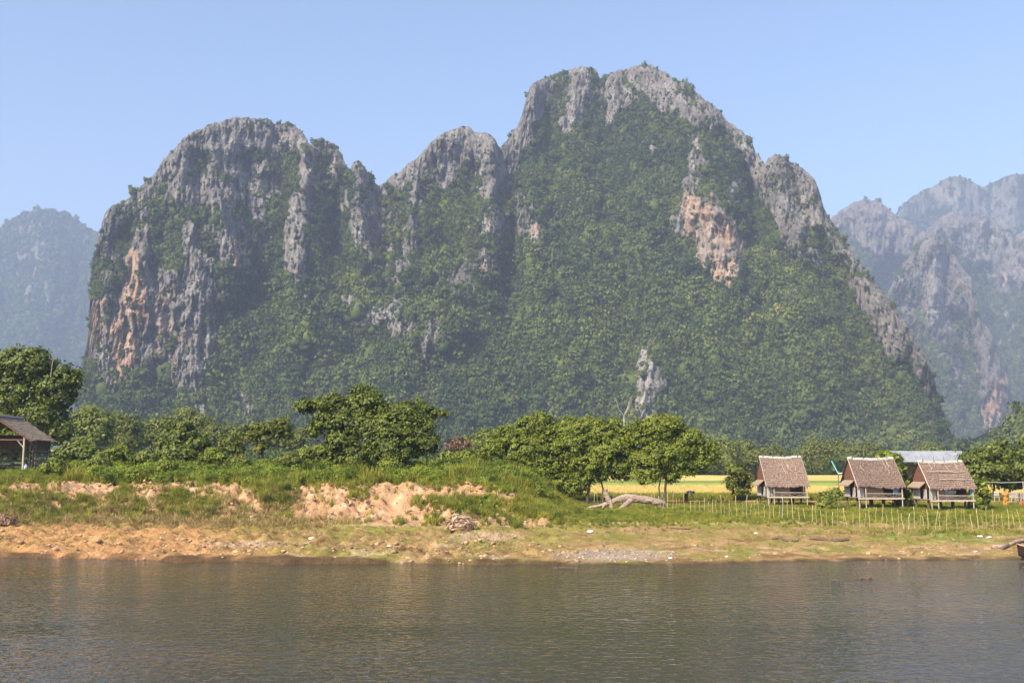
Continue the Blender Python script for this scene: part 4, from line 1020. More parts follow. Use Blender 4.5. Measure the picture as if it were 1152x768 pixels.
tree("vine_covered_stub", "smaller vine wrapped stub left of the leaning one", "tree", 265, 90, 518,
     [(262, 496, 10, 6), (270, 490, 6, 6), (254, 500, 8, 6), (266, 506, 8, 5)], 3600, 0.20, M['leaf_olive'], 635, 0.30, trunks=((0, 0.12),))
tree("round_bush", "broad low bush at the foot of the dark irregular tree", "bush", 368, 84, 522,
     [(362, 508, 14, 7), (345, 510, 10, 6), (376, 514, 10, 6)], 4000, 0.17, M['leaf_pale'], 637, 0.28)
tree("round_bush", "bright bush growing left of the spreading trees", "bush", 520, 92, 524,
     [(506, 516, 12, 6), (524, 514, 14, 7), (540, 518, 12, 6)], 6000, 0.17, M['leaf_mid'], 639, 0.30)
k = 0
def mid_tree(label, u, Y, lobes, mat, n=6500, leaf=0.34, kind="valley_tree"):
    global k; k += 1
    return tree(kind, label, "tree", u, Y, 0, lobes, n, leaf, mat, 650 + 5 * k, 0.028 * Y / 4.2, group=None, trunks=((0, 0.16),), per=60)
mid_tree("pale green tree just right of the tall dark tree", 100, 170, [(98, 470, 16, 12), (112, 476, 14, 12), (90, 482, 14, 12), (104, 490, 22, 12)], M['leaf_pale'], 9000)
mid_tree("yellowish green tree with a dry reddish patch, second from the tall dark tree", 133, 190, [(132, 474, 12, 10), (146, 480, 14, 11), (126, 488, 14, 10), (140, 495, 20, 10)], M['leaf_olive'], 8000)
mid_tree("wide low tree between the yellowish tree and the glossy round bush", 170, 200, [(168, 484, 16, 9), (184, 478, 12, 8), (160, 492, 16, 9), (186, 492, 16, 9)], M['leaf_pale'], 8000)
mid_tree("pale domed tree rising behind the glossy round bush", 212, 210, [(208, 470, 13, 9), (222, 478, 15, 10), (200, 482, 14, 9), (232, 488, 14, 10)], M['leaf_pale'], 8000)
mid_tree("dull green tree behind the smaller vine wrapped stub", 252, 200, [(250, 486, 13, 8), (264, 490, 12, 8), (240, 494, 14, 8)], M['leaf_olive'], 6000)
mid_tree("dull green tree behind the leaning vine stub", 320, 200, [(316, 492, 16, 8), (334, 494, 14, 8), (300, 496, 14, 7)], M['leaf_olive'], 6000)
mid_tree("reddish brown leafless tree right of the dense dark bush", 512, 190, [(512, 496, 9, 6), (522, 501, 8, 5), (504, 503, 8, 4)], M['leaf_rust'], 900)
mid_tree("green tree in the gap before the spreading trees", 535, 200, [(532, 500, 14, 9), (545, 492, 10, 8), (520, 508, 12, 6)], M['leaf_mid'], 5500)
for j, (u, Y, w, h, vt, mt, lb) in enumerate([
    (812, 290, 18, 16, 492, 'leaf_pale', "pale rounded tree right behind the rightmost spreading tree"),
    (838, 300, 15, 14, 497, 'leaf_pale', "pale bushy tree above the small loose tree"),
    (868, 310, 14, 12, 502, 'leaf_olive', "yellow-green tree hidden partly by the left stilt hut's roof"),
    (918, 300, 16, 15, 496, 'leaf_olive', "yellow-green tree with rusty twigs in the gap right of the left stilt hut"),
    (940, 320, 15, 15, 496, 'leaf_pale', "darker valley tree left of the middle stilt hut's gable"),
    (975, 310, 17, 14, 499, 'leaf_olive', "yellow-green valley tree over the middle stilt hut's ridge"),
    (1045, 320, 18, 12, 500, 'leaf_pale', "valley tree above the long metal roof"),
    (780, 300, 16, 12, 500, 'leaf_pale', "valley tree seen over the crown edge of the rightmost spreading tree")]):
    mid_tree(lb, u, Y, [(u, vt + h * .6, w * .6, h * .6), (u - w * .5, vt + h, w * .6, h * .55), (u + w * .5, vt + h * .9, w * .6, h * .6), (u, vt + h * 1.5, w, h * .6)], M[mt], 7000, 0.42)

# bare pale trees
def bare_tree(label, u, Y, vtop, vbot, rr, seed, fork=0.75):
    b0 = Vector((XU(u, Y), Y, gz(XU(u, Y), Y) if Y < 600 else float(P(u, vbot, Y)[2])))
    t = empty("bare_tree", b0, 0, label, "tree")
    top = px(u - 3, vtop, Y) - b0
    mb = MB(); limb(mb, Vector((0, 0, 0)), top * fork, rr, rr * 0.7, seed, 6, 0.02)
    mb.build("trunk", M['trunk_pale'], t, smooth=True)
    r = np.random.default_rng(seed)
    for q in range(5):
        mb = MB(); e = top * (0.92 + 0.08 * q / 4) + Vector((r.uniform(-1, 1) * 0.13 * top.length, r.uniform(-1, 1), 0))
        limb(mb, top * (fork - 0.05 * (q % 2)), e, rr * 0.4, rr * 0.1, seed + q, 4, 0.1); mb.build("branch", M['trunk_pale'], t, smooth=True)
bare_tree("tall bare whitish trunk standing up above the spreading trees", 704, 240, 445, 500, 0.22, 701)
MB().tube([px(57, 424, 101.5), px(59, 408, 101.5), px(63, 392, 101.5)], [0.06, 0.05, 0.02], 6).build("dead_branch", M["dead_wood"], None)
bpy.data.objects["dead_branch"].parent = bpy.data.objects["broadleaf_tree"]; bpy.data.objects["dead_branch"].matrix_parent_inverse = Matrix.Translation(-bpy.data.objects["broadleaf_tree"].location)

# ---------------------------------------------------------------- fallen trunk
def local(base, u, v, Y): return px(u, v, Y) - base
Yl = 80.0
base = Vector((XU(708, Yl), Yl, gz(XU(708, Yl), Yl)))
t = empty("fallen_tree", base, 0, "big bleached fallen tree trunk lying on the grass below the spreading trees", "log")
def lp(u, v, dy=0.0): return local(base, u, v, Yl + dy)
def log_part(pts, rad, seed, name):
    k = len(pts); f = np.linspace(0, k - 1, (k - 1) * 7 + 1); PA = np.array([tuple(p) for p in pts])
    pts = [Vector([np.interp(q, range(k), PA[:, a_]) for a_ in range(3)]) for q in f]; rad = [float(np.interp(q, range(k), rad)) for q in f]
    mb = MB(); mb.tube(pts, rad, 16)
    V = np.array(mb.v); nn = fbm(V[:, 0] * 2.0 + seed, V[:, 1] * 5.0, V[:, 2] * 5.0, 4, seed, 0.65)
    c = np.array([tuple(p) for p in pts]).mean(0)
    V = V + (V - c) * 0.0 + np.stack([0.035 * nn, 0.035 * nn, 0.05 * nn], 1)
    me = new_mesh(name, V, mb.f, [M['dead_wood']], False); link(name, me, t)
log_part([lp(688, 563.5), lp(695, 561.5, -.1), lp(703, 559.5), lp(712, 560), lp(722, 561.5), lp(733, 563), lp(743, 565), lp(748, 566.5)],
         [0.16, 0.21, 0.27, 0.31, 0.30, 0.29, 0.25, 0.13], 1, "trunk")
log_part([lp(742, 565.5), lp(747, 567), lp(750, 568.5)], [0.16, 0.10, 0.04], 2, "broken_end")
log_part([lp(740, 567.5), lp(745, 570), lp(749, 572)], [0.13, 0.09, 0.04], 3, "broken_end")
log_part([lp(712, 561.5), lp(706, 566, -.4), lp(700, 571, -.8), lp(696, 575, -1.0)], [0.24, 0.21, 0.19, 0.14], 4, "branch")
log_part([lp(692, 562.5), lp(684, 566, .2), lp(674, 569, .3), lp(662, 571, .4), lp(653, 573, .5)], [0.22, 0.17, 0.14, 0.10, 0.05], 5, "branch")
log_part([lp(686, 566), lp(683, 558), lp(681, 552), lp(683, 549)], [0.22, 0.19, 0.15, 0.06], 6, "root")
log_part([lp(686, 562), lp(688, 571, -.2), lp(690, 576, -.3)], [0.18, 0.15, 0.10], 7, "root")
log_part([lp(741, 563), lp(741.5, 559.5), lp(741, 557)], [0.09, 0.06, 0.03], 8, "branch")
log_part([lp(680, 568), lp(677, 572, -.2)], [0.12, 0.06], 9, "root")

# ---------------------------------------------------------------- stake fence
stake_meshes = []
for q in range(5):
    r = np.random.default_rng(800 + q); mb = MB()
    h = 1.0; n = 4; pts = [(r.normal(0, 0.008) * i, r.normal(0, 0.008) * i, -0.2 + (h + 0.2) * i / n) for i in range(n + 1)]
    mb.tube(pts, [0.022, 0.021, 0.020, 0.018, 0.015], 6)
    stake_meshes.append(new_mesh("stake", mb.v, mb.f, [M['bamboo'] if q != 4 else M['pale_wood']], True))
fence_u = [(565, 101), (600, 98), (640, 93), (700, 84), (760, 77.5), (800, 73), (860, 69), (930, 65), (1000, 62.5), (1080, 62.5), (1150, 63.5), (1215, 64)]
fu = np.array([a for a, _ in fence_u], float); fy = np.array([b_ for _, b_ in fence_u], float)
fb = Vector((XU(900, 65), 65, gz(XU(900, 65), 65)))
fence = empty("stake_fence", fb, 0, "long fence of thin bamboo stakes running in front of the stilt huts and trees", "fence")
u = 620.0; r = np.random.default_rng(810); q = 0
while u < 1200:
    Y = float(np.interp(u, fu, fy)) + r.normal(0, 0.08)
    x = XU(u, Y); z = gz(x, Y)
    hpx = np.interp(u, [620, 700, 760, 860, 1000, 1150], [13, 17, 20, 24, 27, 24]) * r.uniform(0.58, 1.08)
    tall = r.uniform() < 0.10
    o = link("stake", stake_meshes[4 if tall else int(r.integers(0, 4))], fence)
    o.location = Vector((x, Y, z)) - fb
    w = r.uniform(0.8, 1.15) * (1.5 if tall else 1)
    o.scale = (w, w, hpx * Y / F * (1.12 if tall else 1))
    o.rotation_euler = (r.normal(0, 0.09), r.normal(0, 0.09), r.uniform(0, 6))
    u += r.uniform(2.8, 6.2) * np.interp(u, [620, 760, 1000], [1.0, 1.1, 1.3]) * (1.6 if r.uniform() < 0.08 else 1)
    q += 1

# ---------------------------------------------------------------- stilt huts
def thatch_mesh(w0, w1, y0, z0, y1, z1, rows, seed, mat, rsag=0.0):
    """roof slope from ridge (y0, z0, width w0) to eave (y1, z1, width w1) laid in ragged overlapping courses"""
    r = np.random.default_rng(seed); V = []; Fq = []
    nx = 44
    for k in range(rows):
        a, b = k / rows, min(1.0, (k + 1.35) / rows)
        n0 = len(V)
        wave = r.uniform(0, 9)
        for f, lift, fr in ((a, 0.03, 0), (b, 0.085, 1)):
            for i in range(nx + 1):
                s = i / nx * 2 - 1; w = (w0 + (w1 - w0) * f) / 2
                rag = (r.uniform(-0.022, 0.022) + 0.008 * math.sin(wave + s * 5)) if fr else 0
                ff = f + rag * (1 if k < rows - 1 else 1.3)
                sag = -0.05 * (1 - s * s) * math.sin(math.pi * min(1, f)) - rsag * (1 - s * s) * (1 - 0.5 * f) + (0.03 * math.sin(2.3 * s + seed) * f)
                V.append((s * w + r.uniform(-.01, .01), y0 + (y1 - y0) * ff, z0 + (z1 - z0) * ff + lift + sag + r.uniform(-0.012, 0.012)))
        for i in range(nx):
            p = n0 + i; Fq.append((p, p + 1, p + nx + 2, p + nx + 1))
    V = np.array(V); Fq = np.array(Fq); n = len(V)
    U2 = V.copy(); U2[:, 2] -= 0.05
    return new_mesh("thatch", np.concatenate([V, U2]), np.concatenate([Fq, Fq[:, ::-1] + n]), [mat])

def stilt_hut(label, uc, Y, w, ridge_h, group, cloth=None, battens=False, seed=0):
    r = np.random.default_rng(seed); rs = r.uniform(0.02, 0.13)
    x = XU(uc, Y); z = gz(x, Y)
    t = empty("stilt_hut", (x, Y, z), R(1.5), label, "hut", group)
    FH, EH = 0.87, 1.63                                   # deck and eave height
    W, D = w * 0.93, 2.6                                  # wall block, its front at y=-D/2
    yr = 0.0                                              # ridge
    ye = -2.12
    # thatch
    link("roof_thatch", thatch_mesh(w * 0.99, w * 1.02, yr - 0.02, ridge_h, ye, EH, 13, seed, M['thatch'], rs), t)
    link("roof_thatch", thatch_mesh(w * 0.99, w * 1.02, yr + 0.02, ridge_h, 1.9, EH + 0.1, 13, seed + 1, M['thatch'], rs), t)
    mb = MB()
    n = 9
    for i in range(n):
        x0 = -w / 2 * 1.0 + w * i / n; dz = r.uniform(-0.015, 0.02) - rs * (1 - ((i + .5) / n * 2 - 1) ** 2)
        mb.slab([(x0, -0.13, ridge_h - 0.02 + dz), (x0 + w / n * 0.98, -0.13, ridge_h - 0.02 + dz), (x0 + w / n * 0.98, 0.0, ridge_h + 0.15 + dz), (x0, 0.0, ridge_h + 0.15 + dz)], (0, 0, 0.04))
        mb.slab([(x0, 0.003, ridge_h + 0.15 + dz), (x0 + w / n * 0.98, 0.003, ridge_h + 0.15 + dz), (x0 + w / n * 0.98, 0.20, ridge_h - 0.10 + dz), (x0, 0.20, ridge_h - 0.10 + dz)], (0, 0, 0.04))
    cap = mb.build("ridge_cap", M['ridge'], t)
    for i in range(4):
        mb = MB(); xx = -w / 2 + w * (0.08 + 0.27 * i) + r.uniform(-.15, .15)
        mb.tube([(xx - .06, -0.16, ridge_h + 0.04), (xx + r.uniform(-.05, .1), 0.02, ridge_h + r.uniform(0.26, 0.40))], 0.022, 5); mb.build("ridge_peg", M['post'], cap)
    for s in (-1, 1):                                      # poles along the verges
        mb = MB(); mb.tube([(s * w / 2 * 1.0, yr - .03, ridge_h + 0.06), (s * w / 2 * 1.01, ye * .5, (ridge_h + EH) / 2 + 0.12), (s * w / 2 * 1.025, ye - 0.03, EH + 0.03)], 0.035, 6)
        mb.build("verge_pole", M['pale_wood'] if s < 0 else M['weathered'], t)
    for i in range(5 if not battens else 4):                 # loose straws and split poles lying on the thatch
        xx = r.uniform(-.35, .4) * w; f0 = r.uniform(0.05, 0.45); f1 = f0 + r.uniform(0.12, 0.35)
        mb = MB(); g = lambda f, dx: (xx + dx, yr + (ye - yr) * f, ridge_h + (EH - ridge_h) * f + 0.12)
        mb.tube([g(f0, 0), g((f0 + f1) / 2, .05), g(f1, r.uniform(-.1, .3))], 0.018, 4); mb.build("roof_straw", M['pale_wood'], t)
    if battens:
        for f, xa, xb in ((0.42, -0.42, 0.46), (0.70, -0.22, 0.5)):
            mb = MB(); pts = [(w * (xa + (xb - xa) * i / 6), yr + (ye - yr) * (f + 0.012 * math.sin(i * 1.7)), ridge_h + (EH - ridge_h) * f + 0.13 + 0.02 * math.sin(i)) for i in range(7)]
            mb.tube(pts, 0.03, 5); mb.build("roof_pole", M['pale_wood'], t)
    # gables: triangle of boards on each end
    for s in (-1, 1):
        for i in range(6):
            y0 = -1.25 + 2.5 * i / 6; y1 = y0 + 2.5 / 6 * 0.97
            zt = lambda y: ridge_h - 0.12 - abs(y) * (ridge_h - EH) / 2.25 * 1.02
            xx = s * (W / 2 - 0.02)
            mb = MB(); mb.slab([(xx, y0, EH), (xx, y1, EH), (xx, y1, max(EH + .02, zt(y1))), (xx, y0, max(EH + .02, zt(y0)))], (0.03 * s, 0, 0)); mb.build("gable_board", M['red_wood'], t)
    # small skirt roof on the left gable
    V = MB(); 
    for i in range(5):
        f0, f1 = i / 5, (i + 1.25) / 5
        q = lambda f, y: (-w / 2 + 0.05 - 0.46 * f, y, EH + 0.52 - 0.42 * f)
        V.slab([q(f0, -1.15), q(f0, 1.05), q(f1, 1.12), q(f1, -1.25)], (0, 0, 0.05 + 0.012 * i))
    V.build("gable_awning", M['old_thatch'], t)
    # walls
    T = 0.05; yf = -1.35
    wall = MB()
    dx0, dx1 = W * 0.12, W * 0.46                          # doorway
    wall.box(((-W / 2 + 0.55 + dx0) / 2, yf, (FH + EH + .35) / 2), (dx0 + W / 2 - 0.55, T, EH + .35 - FH))
    wall.box(((dx1 + W / 2) / 2, yf, (FH + EH + .35) / 2), (W / 2 - dx1, T, EH + .35 - FH))
    wall.box(((dx0 + dx1) / 2, yf, EH + 0.30), (dx1 - dx0, T * .9, 0.24))
    wall.build("front_wall", M['woven'], t)
    MB().box((0, D / 2, (FH + EH) / 2), (W, T, EH - FH + 0.2)).build("back_wall", M['woven'], t)
    mb = MB(); mb.box((W / 2, 0.28, (FH + EH) / 2), (T, D - 0.55, EH - FH)); mb.build("side_wall", M['woven'], t)
    for i in range(4):
        y0 = -1.15 + i * 0.6
        if i == 1: continue                                # dark gap of the side opening
        mb = MB(); mb.box((-W / 2, y0 + 0.3, (FH + EH) / 2 - 0.02), (T, 0.585, EH - FH + 0.04)); mb.build("side_panel", M['woven_grey'], t)
    MB().slab([(-W / 2, -1.6, FH), (-W / 2 + 0.5, -1.6, FH), (-W / 2 + 0.5, -1.6, EH), (-W / 2, -1.6, EH)], (0, 0.04, 0)).build("corner_panel", M['woven_grey'], t)
    # deck
    for i in range(9):
        y0 = -1.95 + i * 0.365
        MB().box((0, y0 + 0.18, FH - 0.03), (W * 1.04, 0.35, 0.05)).build("deck_board", M['weathered'], t)
    MB().box((0, -1.99, FH - 0.10), (W * 1.06, 0.06, 0.10)).build("deck_beam", M['pale_wood'], t)
    # railing: two rails, uprights, crossed braces
    rail = MB(); rail.tube([(-W / 2 + .5, -1.95, FH + 0.30), (W / 2, -1.95, FH + 0.28)], 0.03, 5); rail.build("handrail", M['pale_wood'], t)
    nb = 4
    for i in range(nb + 1):
        xx = -W / 2 + .5 + (W - .5) * i / nb
        MB().tube([(xx, -1.95, FH), (xx, -1.95, FH + 0.30)], 0.025, 5).build("baluster", M['weathered'], t)
        if i < nb:
            x2 = xx + (W - .5) / nb
            MB().tube([(xx, -1.95, FH + 0.05), (x2, -1.95, FH + 0.26)], 0.018, 4).build("brace", M['weathered'], t)
            MB().tube([(xx, -1.93, FH + 0.26), (x2, -1.93, FH + 0.05)], 0.018, 4).build("brace", M['weathered'], t)
    # posts
    for xx in (-W / 2 + 0.03, -W / 2 + 0.55, W / 2 - 0.05):
        MB().tube([(xx, -1.93, -0.2), (xx + r.uniform(-.02, .02), -1.93, EH + 0.12)], 0.045, 6).build("veranda_post", M['pale_wood'], t)
    for yy in (-1.0, 1.2):
        for xx in (-0.45, -0.15, 0.14, 0.42):
            MB().tube([(xx * W, yy, -0.2), (xx * W, yy, FH - 0.06)], 0.085, 7).build("stilt", M['post'], t)
    return t, Vector((x, Y, z)), FH, EH, W

def cloth(label, name, c, wid, hgt, mat, seed, cat):
    """hanging cloth with folds, two sided thickness"""
    n, m_ = 10, 8; V = []; Fq = []
    r = np.random.default_rng(seed)
    for j in range(m_ + 1):
        for i in range(n + 1):
            f, g = i / n - 0.5, j / m_
            V.append((f * wid * (1 - 0.08 * g), 0.04 * math.sin(i * 1.9 + seed) * (0.3 + g), -g * hgt * (1 + 0.05 * math.sin(i * 1.3))))
    for j in range(m_):
        for i in range(n): p = j * (n + 1) + i; Fq.append((p, p + 1, p + n + 2, p + n + 1))
    V = np.array(V); k = len(V); Fq = np.array(Fq); V2 = V + np.array([0, 0.012, 0])
    o = link(name, new_mesh(name, np.concatenate([V, V2]), np.concatenate([Fq, Fq[:, ::-1] + k]), [mat], True), None, c)
    return tag(o, label, cat)

G = "thatched stilt huts behind the stake fence"
h1, b1, FH, EH, W1 = stilt_hut("leftmost of the three thatched stilt huts, beside the small loose tree, bare veranda", 877.5, 86.5, 3.62, 4.12, G, seed=31)
h2, b2, _, _, W2 = stilt_hut("middle one of the three thatched stilt huts, blue cloth hanging on its veranda", 979, 82, 3.78, 3.92, G, seed=41)
h3, b3, _, _, W3 = stilt_hut("rightmost of the three thatched stilt huts, two pale poles lying across its roof", 1057, 79.5, 3.58, 3.75, G, battens=True, seed=51)
cloth("blue cloth hanging from the middle hut's veranda eave", "hanging_cloth", b2 + Vector((1.30, -1.75, 1.66)), 0.40, 0.55, M['blue_cloth'], 2, "cloth")
cloth("small turquoise cloth at the right end of the right hut's veranda", "hanging_cloth", b3 + Vector((1.58, -1.75, 1.64)), 0.24, 0.48, M['teal_paint'], 5, "cloth")
cloth("dark hammock-like cloth sagging in the right hut's veranda", "hammock", b3 + Vector((0.1, -1.5, 1.55)), 0.9, 0.26, M['grey_cloth'], 7, "hammock")

# turquoise pole leaning on the middle hut
t0 = px(935.5, 518.5, 84); t1 = px(943, 532.5, 83); t2 = px(947.5, 532, 83)
mb = MB(); mb.tube([t0, t1], 0.045, 6); o = mb.build("turquoise_pole", M['teal_paint']); tag(o, "slanting turquoise pole sticking out left of the middle hut's gable", "pole")
MB().tube([t1, t2], 0.05, 6).build("bracket", M['white_paint'], o)
MB().tube([px(943, 532.5, 83), px(944.5, 575, 83)], 0.04, 6).build("upright", M['weathered'], o)

# long metal roofed building behind the right hut
bz = gz(XU(1045, 112), 112)
mb_t = empty("long_shed", (XU(1045, 112), 112, bz), R(-2), "long shed with a pale corrugated metal roof behind the right hut", "building")
zr, ze = 4.95, 3.75
for i in range(12):
    x0 = -4.3 + i * 0.72
    rp = MB(); 
    for j in range(5):
        xa, xb = x0 + 0.144 * j, x0 + 0.144 * (j + 1); za = 0.025 if j % 2 else 0.0
        rp.slab([(xa, -2.2, ze + za), (xb, -2.2, ze + 0.025 - za), (xb, 0, zr + 0.025 - za), (xa, 0, zr + za)], (0, 0, 0.02))
    rp.build("roof_sheet", M['metal_roof'], mb_t)
MB().slab([(-4.3, 0.01, zr + .03), (4.34, 0.01, zr + .03), (4.34, 2.4, ze), (-4.3, 2.4, ze)], (0, 0, 0.03)).build("back_roof", M['metal_roof'], mb_t)
for i in range(5):
    MB().tube([(-4.1 + 2.05 * i, -2.0, -0.2), (-4.1 + 2.05 * i, -2.0, ze)], 0.07, 6).build("post", M['post'], mb_t)
MB().box((0, 1.2, 1.7), (8.2, 0.08, 3.6)).build("back_wall", M['weathered'], mb_t)

# ---------------------------------------------------------------- open shelter at the left edge
Ys = 84.0
sb = Vector((-43.6, Ys, gz(-43.6, Ys) - 0.0)); sb.z = 4.15
sh = empty("open_shelter", sb, R(2), "open sided wooden shelter with a grey thatched roof at the left edge", "hut")
RH, EHs, HW, DD = 4.75, 2.62, 3.35, 4.6
def side_thatch(s, seed):
    me = thatch_mesh(DD + 0.5, DD + 0.7, 0, RH, 2.0 * 1.0, EHs, 12, seed, M['old_thatch'])
    o = link("roof_thatch", me, sh)
    V = np.array([v.co[:] for v in me.vertices])
    V2 = np.stack([s * V[:, 1] / 2.0 * HW, V[:, 0] + DD / 2, V[:, 2]], 1).astype(np.float32)
    me.vertices.foreach_set("co", V2.ravel()); me.update()
side_thatch(1, 71); side_thatch(-1, 72)
MB().slab([(-0.25, -0.35, RH - .02), (0.25, -0.35, RH - .02), (0.25, DD + .3, RH - .02), (-0.25, DD + .3, RH - .02)], (0, 0, 0.13)).build("ridge_cap", M['woven_grey'], sh)
for s in (-1, 1):
    MB().slab([(0, -0.34, RH - 0.10), (s * HW, -0.34, EHs - 0.08), (s * HW, -0.34, EHs + 0.03), (0, -0.34, RH + 0.03)], (0, 0.05, 0)).build("barge_board", M['red_wood'], sh)
    for yy, nm in ((0, 'pale_wood'), (2.3, 'weathered'), (4.6, 'post')):
        xx = s * (HW - 0.75)
        MB().tube([(xx, yy, -0.5), (xx, yy, EHs + 0.38)], 0.075 if yy == 0 else 0.06, 7).build("post", M[nm], sh)
        MB().tube([(xx, yy, EHs - 0.55), (xx - s * 0.62, yy, EHs + 0.12)], 0.045, 5).build("knee_brace", M[nm], sh)
MB().tube([(-HW + 0.6, 0.0, EHs + 0.14), (HW - 0.6, 0.0, EHs + 0.10)], 0.07, 7).build("tie_beam", M['red_wood'], sh)
MB().tube([(0.0, 0.0, EHs + 0.14), (0, 0, RH)], 0.06, 6).build("king_post", M['weathered'], sh)
for zz in (0.25, 0.62, 1.0, 1.42, 1.8):
    MB().box((0.0, DD, zz), (HW * 1.9, 0.05, 0.17)).build("back_slat", M['post'], sh)
    MB().box((HW - 0.6, DD / 2 + 0.6, zz), (0.05, DD * 0.72, 0.13)).build("side_slat", M['weathered'], sh)
MB().box((-1.0, DD * 0.6, 0.70), (3.4, 1.8, 0.08)).build("bench_deck", M['weathered'], sh)
MB().box((0, DD + 0.06, 2.6), (HW * 1.7, 0.05, 1.3)).build("back_panel", M['post'], sh)
for i in range(7):
    MB().tube([(HW - .62, 0.9 + .55 * i, -0.2), (HW - .62, 0.9 + .55 * i, EHs + .1)], 0.035, 5).build("side_upright", M['post'], sh)
jb = MB(); jb.tube([(0, 0, 0), (0, 0, .10), (0, 0, .32), (0, 0, .38), (0, 0, .46)], [.13, .16, .15, .07, .06], 10)
o = jb.build("jug", M['grey_cloth'], None, sb + Vector((HW - 0.35, -0.2, 0.25)), True); tag(o, "small pale jug standing beside the shelter's front post", "jug")

# ---------------------------------------------------------------- people
def skin_body(name, joints, edges, radii, mat, parent, sub=1):
    me = bpy.data.meshes.new(name); me.from_pydata([tuple(j) for j in joints], edges, [])
    me.materials.append(mat)
    import bmesh
    bm = bmesh.new(); bm.from_mesh(me); lay = bm.verts.layers.skin.verify()
    for i, (bv, rr) in enumerate(zip(bm.verts, radii)): bv[lay].radius = (rr, rr); bv[lay].use_root = (i == 0)
    bm.to_mesh(me); bm.free()
    o = link(name, me, parent)
    md_ = o.modifiers.new("skin", 'SKIN'); md_.use_smooth_shade = True
    sd = o.modifiers.new("sub", 'SUBSURF'); sd.levels = sub; sd.render_levels = sub
    return o

def hand(J, E, Rr, wrist, d, side, up):
    """palm and five fingers grown from a wrist vertex"""
    d = Vector(d).normalized(); side = Vector(side).normalized(); up = Vector(up).normalized()
    w = Vector(J[wrist]); J.append(w + d * 0.07); E.append((wrist, len(J) - 1)); Rr.append(0.030); pi = len(J) - 1
    for q, (off, ln) in enumerate(((-0.03, .065), (-0.01, .08), (0.01, .075), (0.03, .058))):
        J.append(Vector(J[pi]) + d * 0.035 + side * off); E.append((pi, len(J) - 1)); Rr.append(0.010)
        J.append(Vector(J[-1]) + d * ln * .5); E.append((len(J) - 2, len(J) - 1)); Rr.append(0.009)
        J.append(Vector(J[-1]) + d * ln * .4 - up * 0.02); E.append((len(J) - 2, len(J) - 1)); Rr.append(0.008)
    J.append(w + d * 0.05 - side * 0.045); E.append((pi, len(J) - 1)); Rr.append(0.011)
    J.append(Vector(J[-1]) + d * .035 - side * .01 - up * .01); E.append((len(J) - 2, len(J) - 1)); Rr.append(0.009)

def head_parts(parent, c, look, mat_hair, r=0.105):
    look = Vector(look).normalized()
    rot = look.to_track_quat('-Y', 'Z').to_matrix()
    V, Fq = blob((0, 0, 0), (0.078, 0.095, 0.115), 3, 3, 0.02)
    y = V[:, 1]; z = V[:, 2]; x = V[:, 0]
    face = y < -0.05
    V[:, 1] -= np.where(face, 0.022 * np.exp(-(x / .014) ** 2 - ((z + .01) / .022) ** 2), 0)
    V[:, 1] += np.where(face, 0.010 * (np.exp(-((np.abs(x) - .03) / .014) ** 2 - ((z - .015) / .012) ** 2)), 0)
    V[:, 0] *= np.where(z < -0.04, 0.82, 1)
    V = V @ np.array(rot).T
    me = new_mesh("head", V + np.array(c), Fq, [M['skin']], True); h = link("head", me, parent)
    for s in (-1, 1):
        Ve, Fe = blob((0, 0, 0), (0.012, 0.018, 0.028), 4, 1, 0.0); Ve = Ve + np.array([s * 0.08, 0.005, 0]); link("ear", new_mesh("ear", Ve @ np.array(rot).T + np.array(c), Fe, [M['skin']], True), h)
        Ve, Fe = blob((0, 0, 0), (0.010, 0.006, 0.006), 4, 1, 0.0); Ve = Ve + np.array([s * 0.03, -0.082, 0.015]); link("eye", new_mesh("eye", Ve @ np.array(rot).T + np.array(c), Fe, [M['hair']], True), h)
    Ve, Fe = blob((0, 0, 0), (0.020, 0.006, 0.005), 4, 1, 0.0); Ve = Ve + np.array([0, -0.086, -0.05]); link("mouth", new_mesh("mouth", Ve @ np.array(rot).T + np.array(c), Fe, [M['maroon_cloth']], True), h)
    V, Fq = blob((0, 0, 0), (0.088, 0.102, 0.10), 5, 3, 0.08)
    V = V[:, :] + np.array([0, 0.018, 0.030]); V[:, 2] = np.maximum(V[:, 2], -0.03 + 0.0 * V[:, 1]); V[:, 1] = np.maximum(V[:, 1], -0.078)
    link("hair", new_mesh("hair", V @ np.array(rot).T + np.array(c), Fq, [mat_hair], True), h)

# worker bending forward over the soil strip
Yp = 90.0
pb = Vector((XU(773, Yp), Yp, gz(XU(773, Yp), Yp)))
pe = empty("person", pb, 0, "person bending forward to work the soil strip behind the fence, in grey top", "person")
J = [Vector(q) for q in [(-.12, 0, .92), (.02, 0, 1.12), (.20, 0, 1.22), (.32, 0, 1.20), (.44, 0, 1.14),
     (-.14, -.12, .86), (-.06, -.14, .48), (-.16, -.16, .09), (-.04, -.18, .04),
     (-.14, .12, .86), (-.18, .14, .48), (-.34, .16, .09), (-.22, .18, .04),
     (.30, -.19, 1.12), (.36, -.21, .84), (.46, -.14, .58), (.30, .19, 1.12), (.40, .21, .84), (.52, .14, .60)]]
E = [(0, 1), (1, 2), (2, 3), (3, 4), (0, 5), (5, 6), (6, 7), (7, 8), (0, 9), (9, 10), (10, 11), (11, 12), (2, 13), (13, 14), (14, 15), (2, 16), (16, 17), (17, 18)]
Rr = [.13, .13, .14, .07, .06, .095, .065, .045, .035, .095, .065, .045, .035, .06, .045, .032, .06, .045, .032]
hand(J, E, Rr, 15, (.3, 0, -1), (0, 1, 0), (1, 0, 0)); hand(J, E, Rr, 18, (.3, 0, -1), (0, -1, 0), (1, 0, 0))
skin_body("body", J, E, Rr, M['skin'], pe)
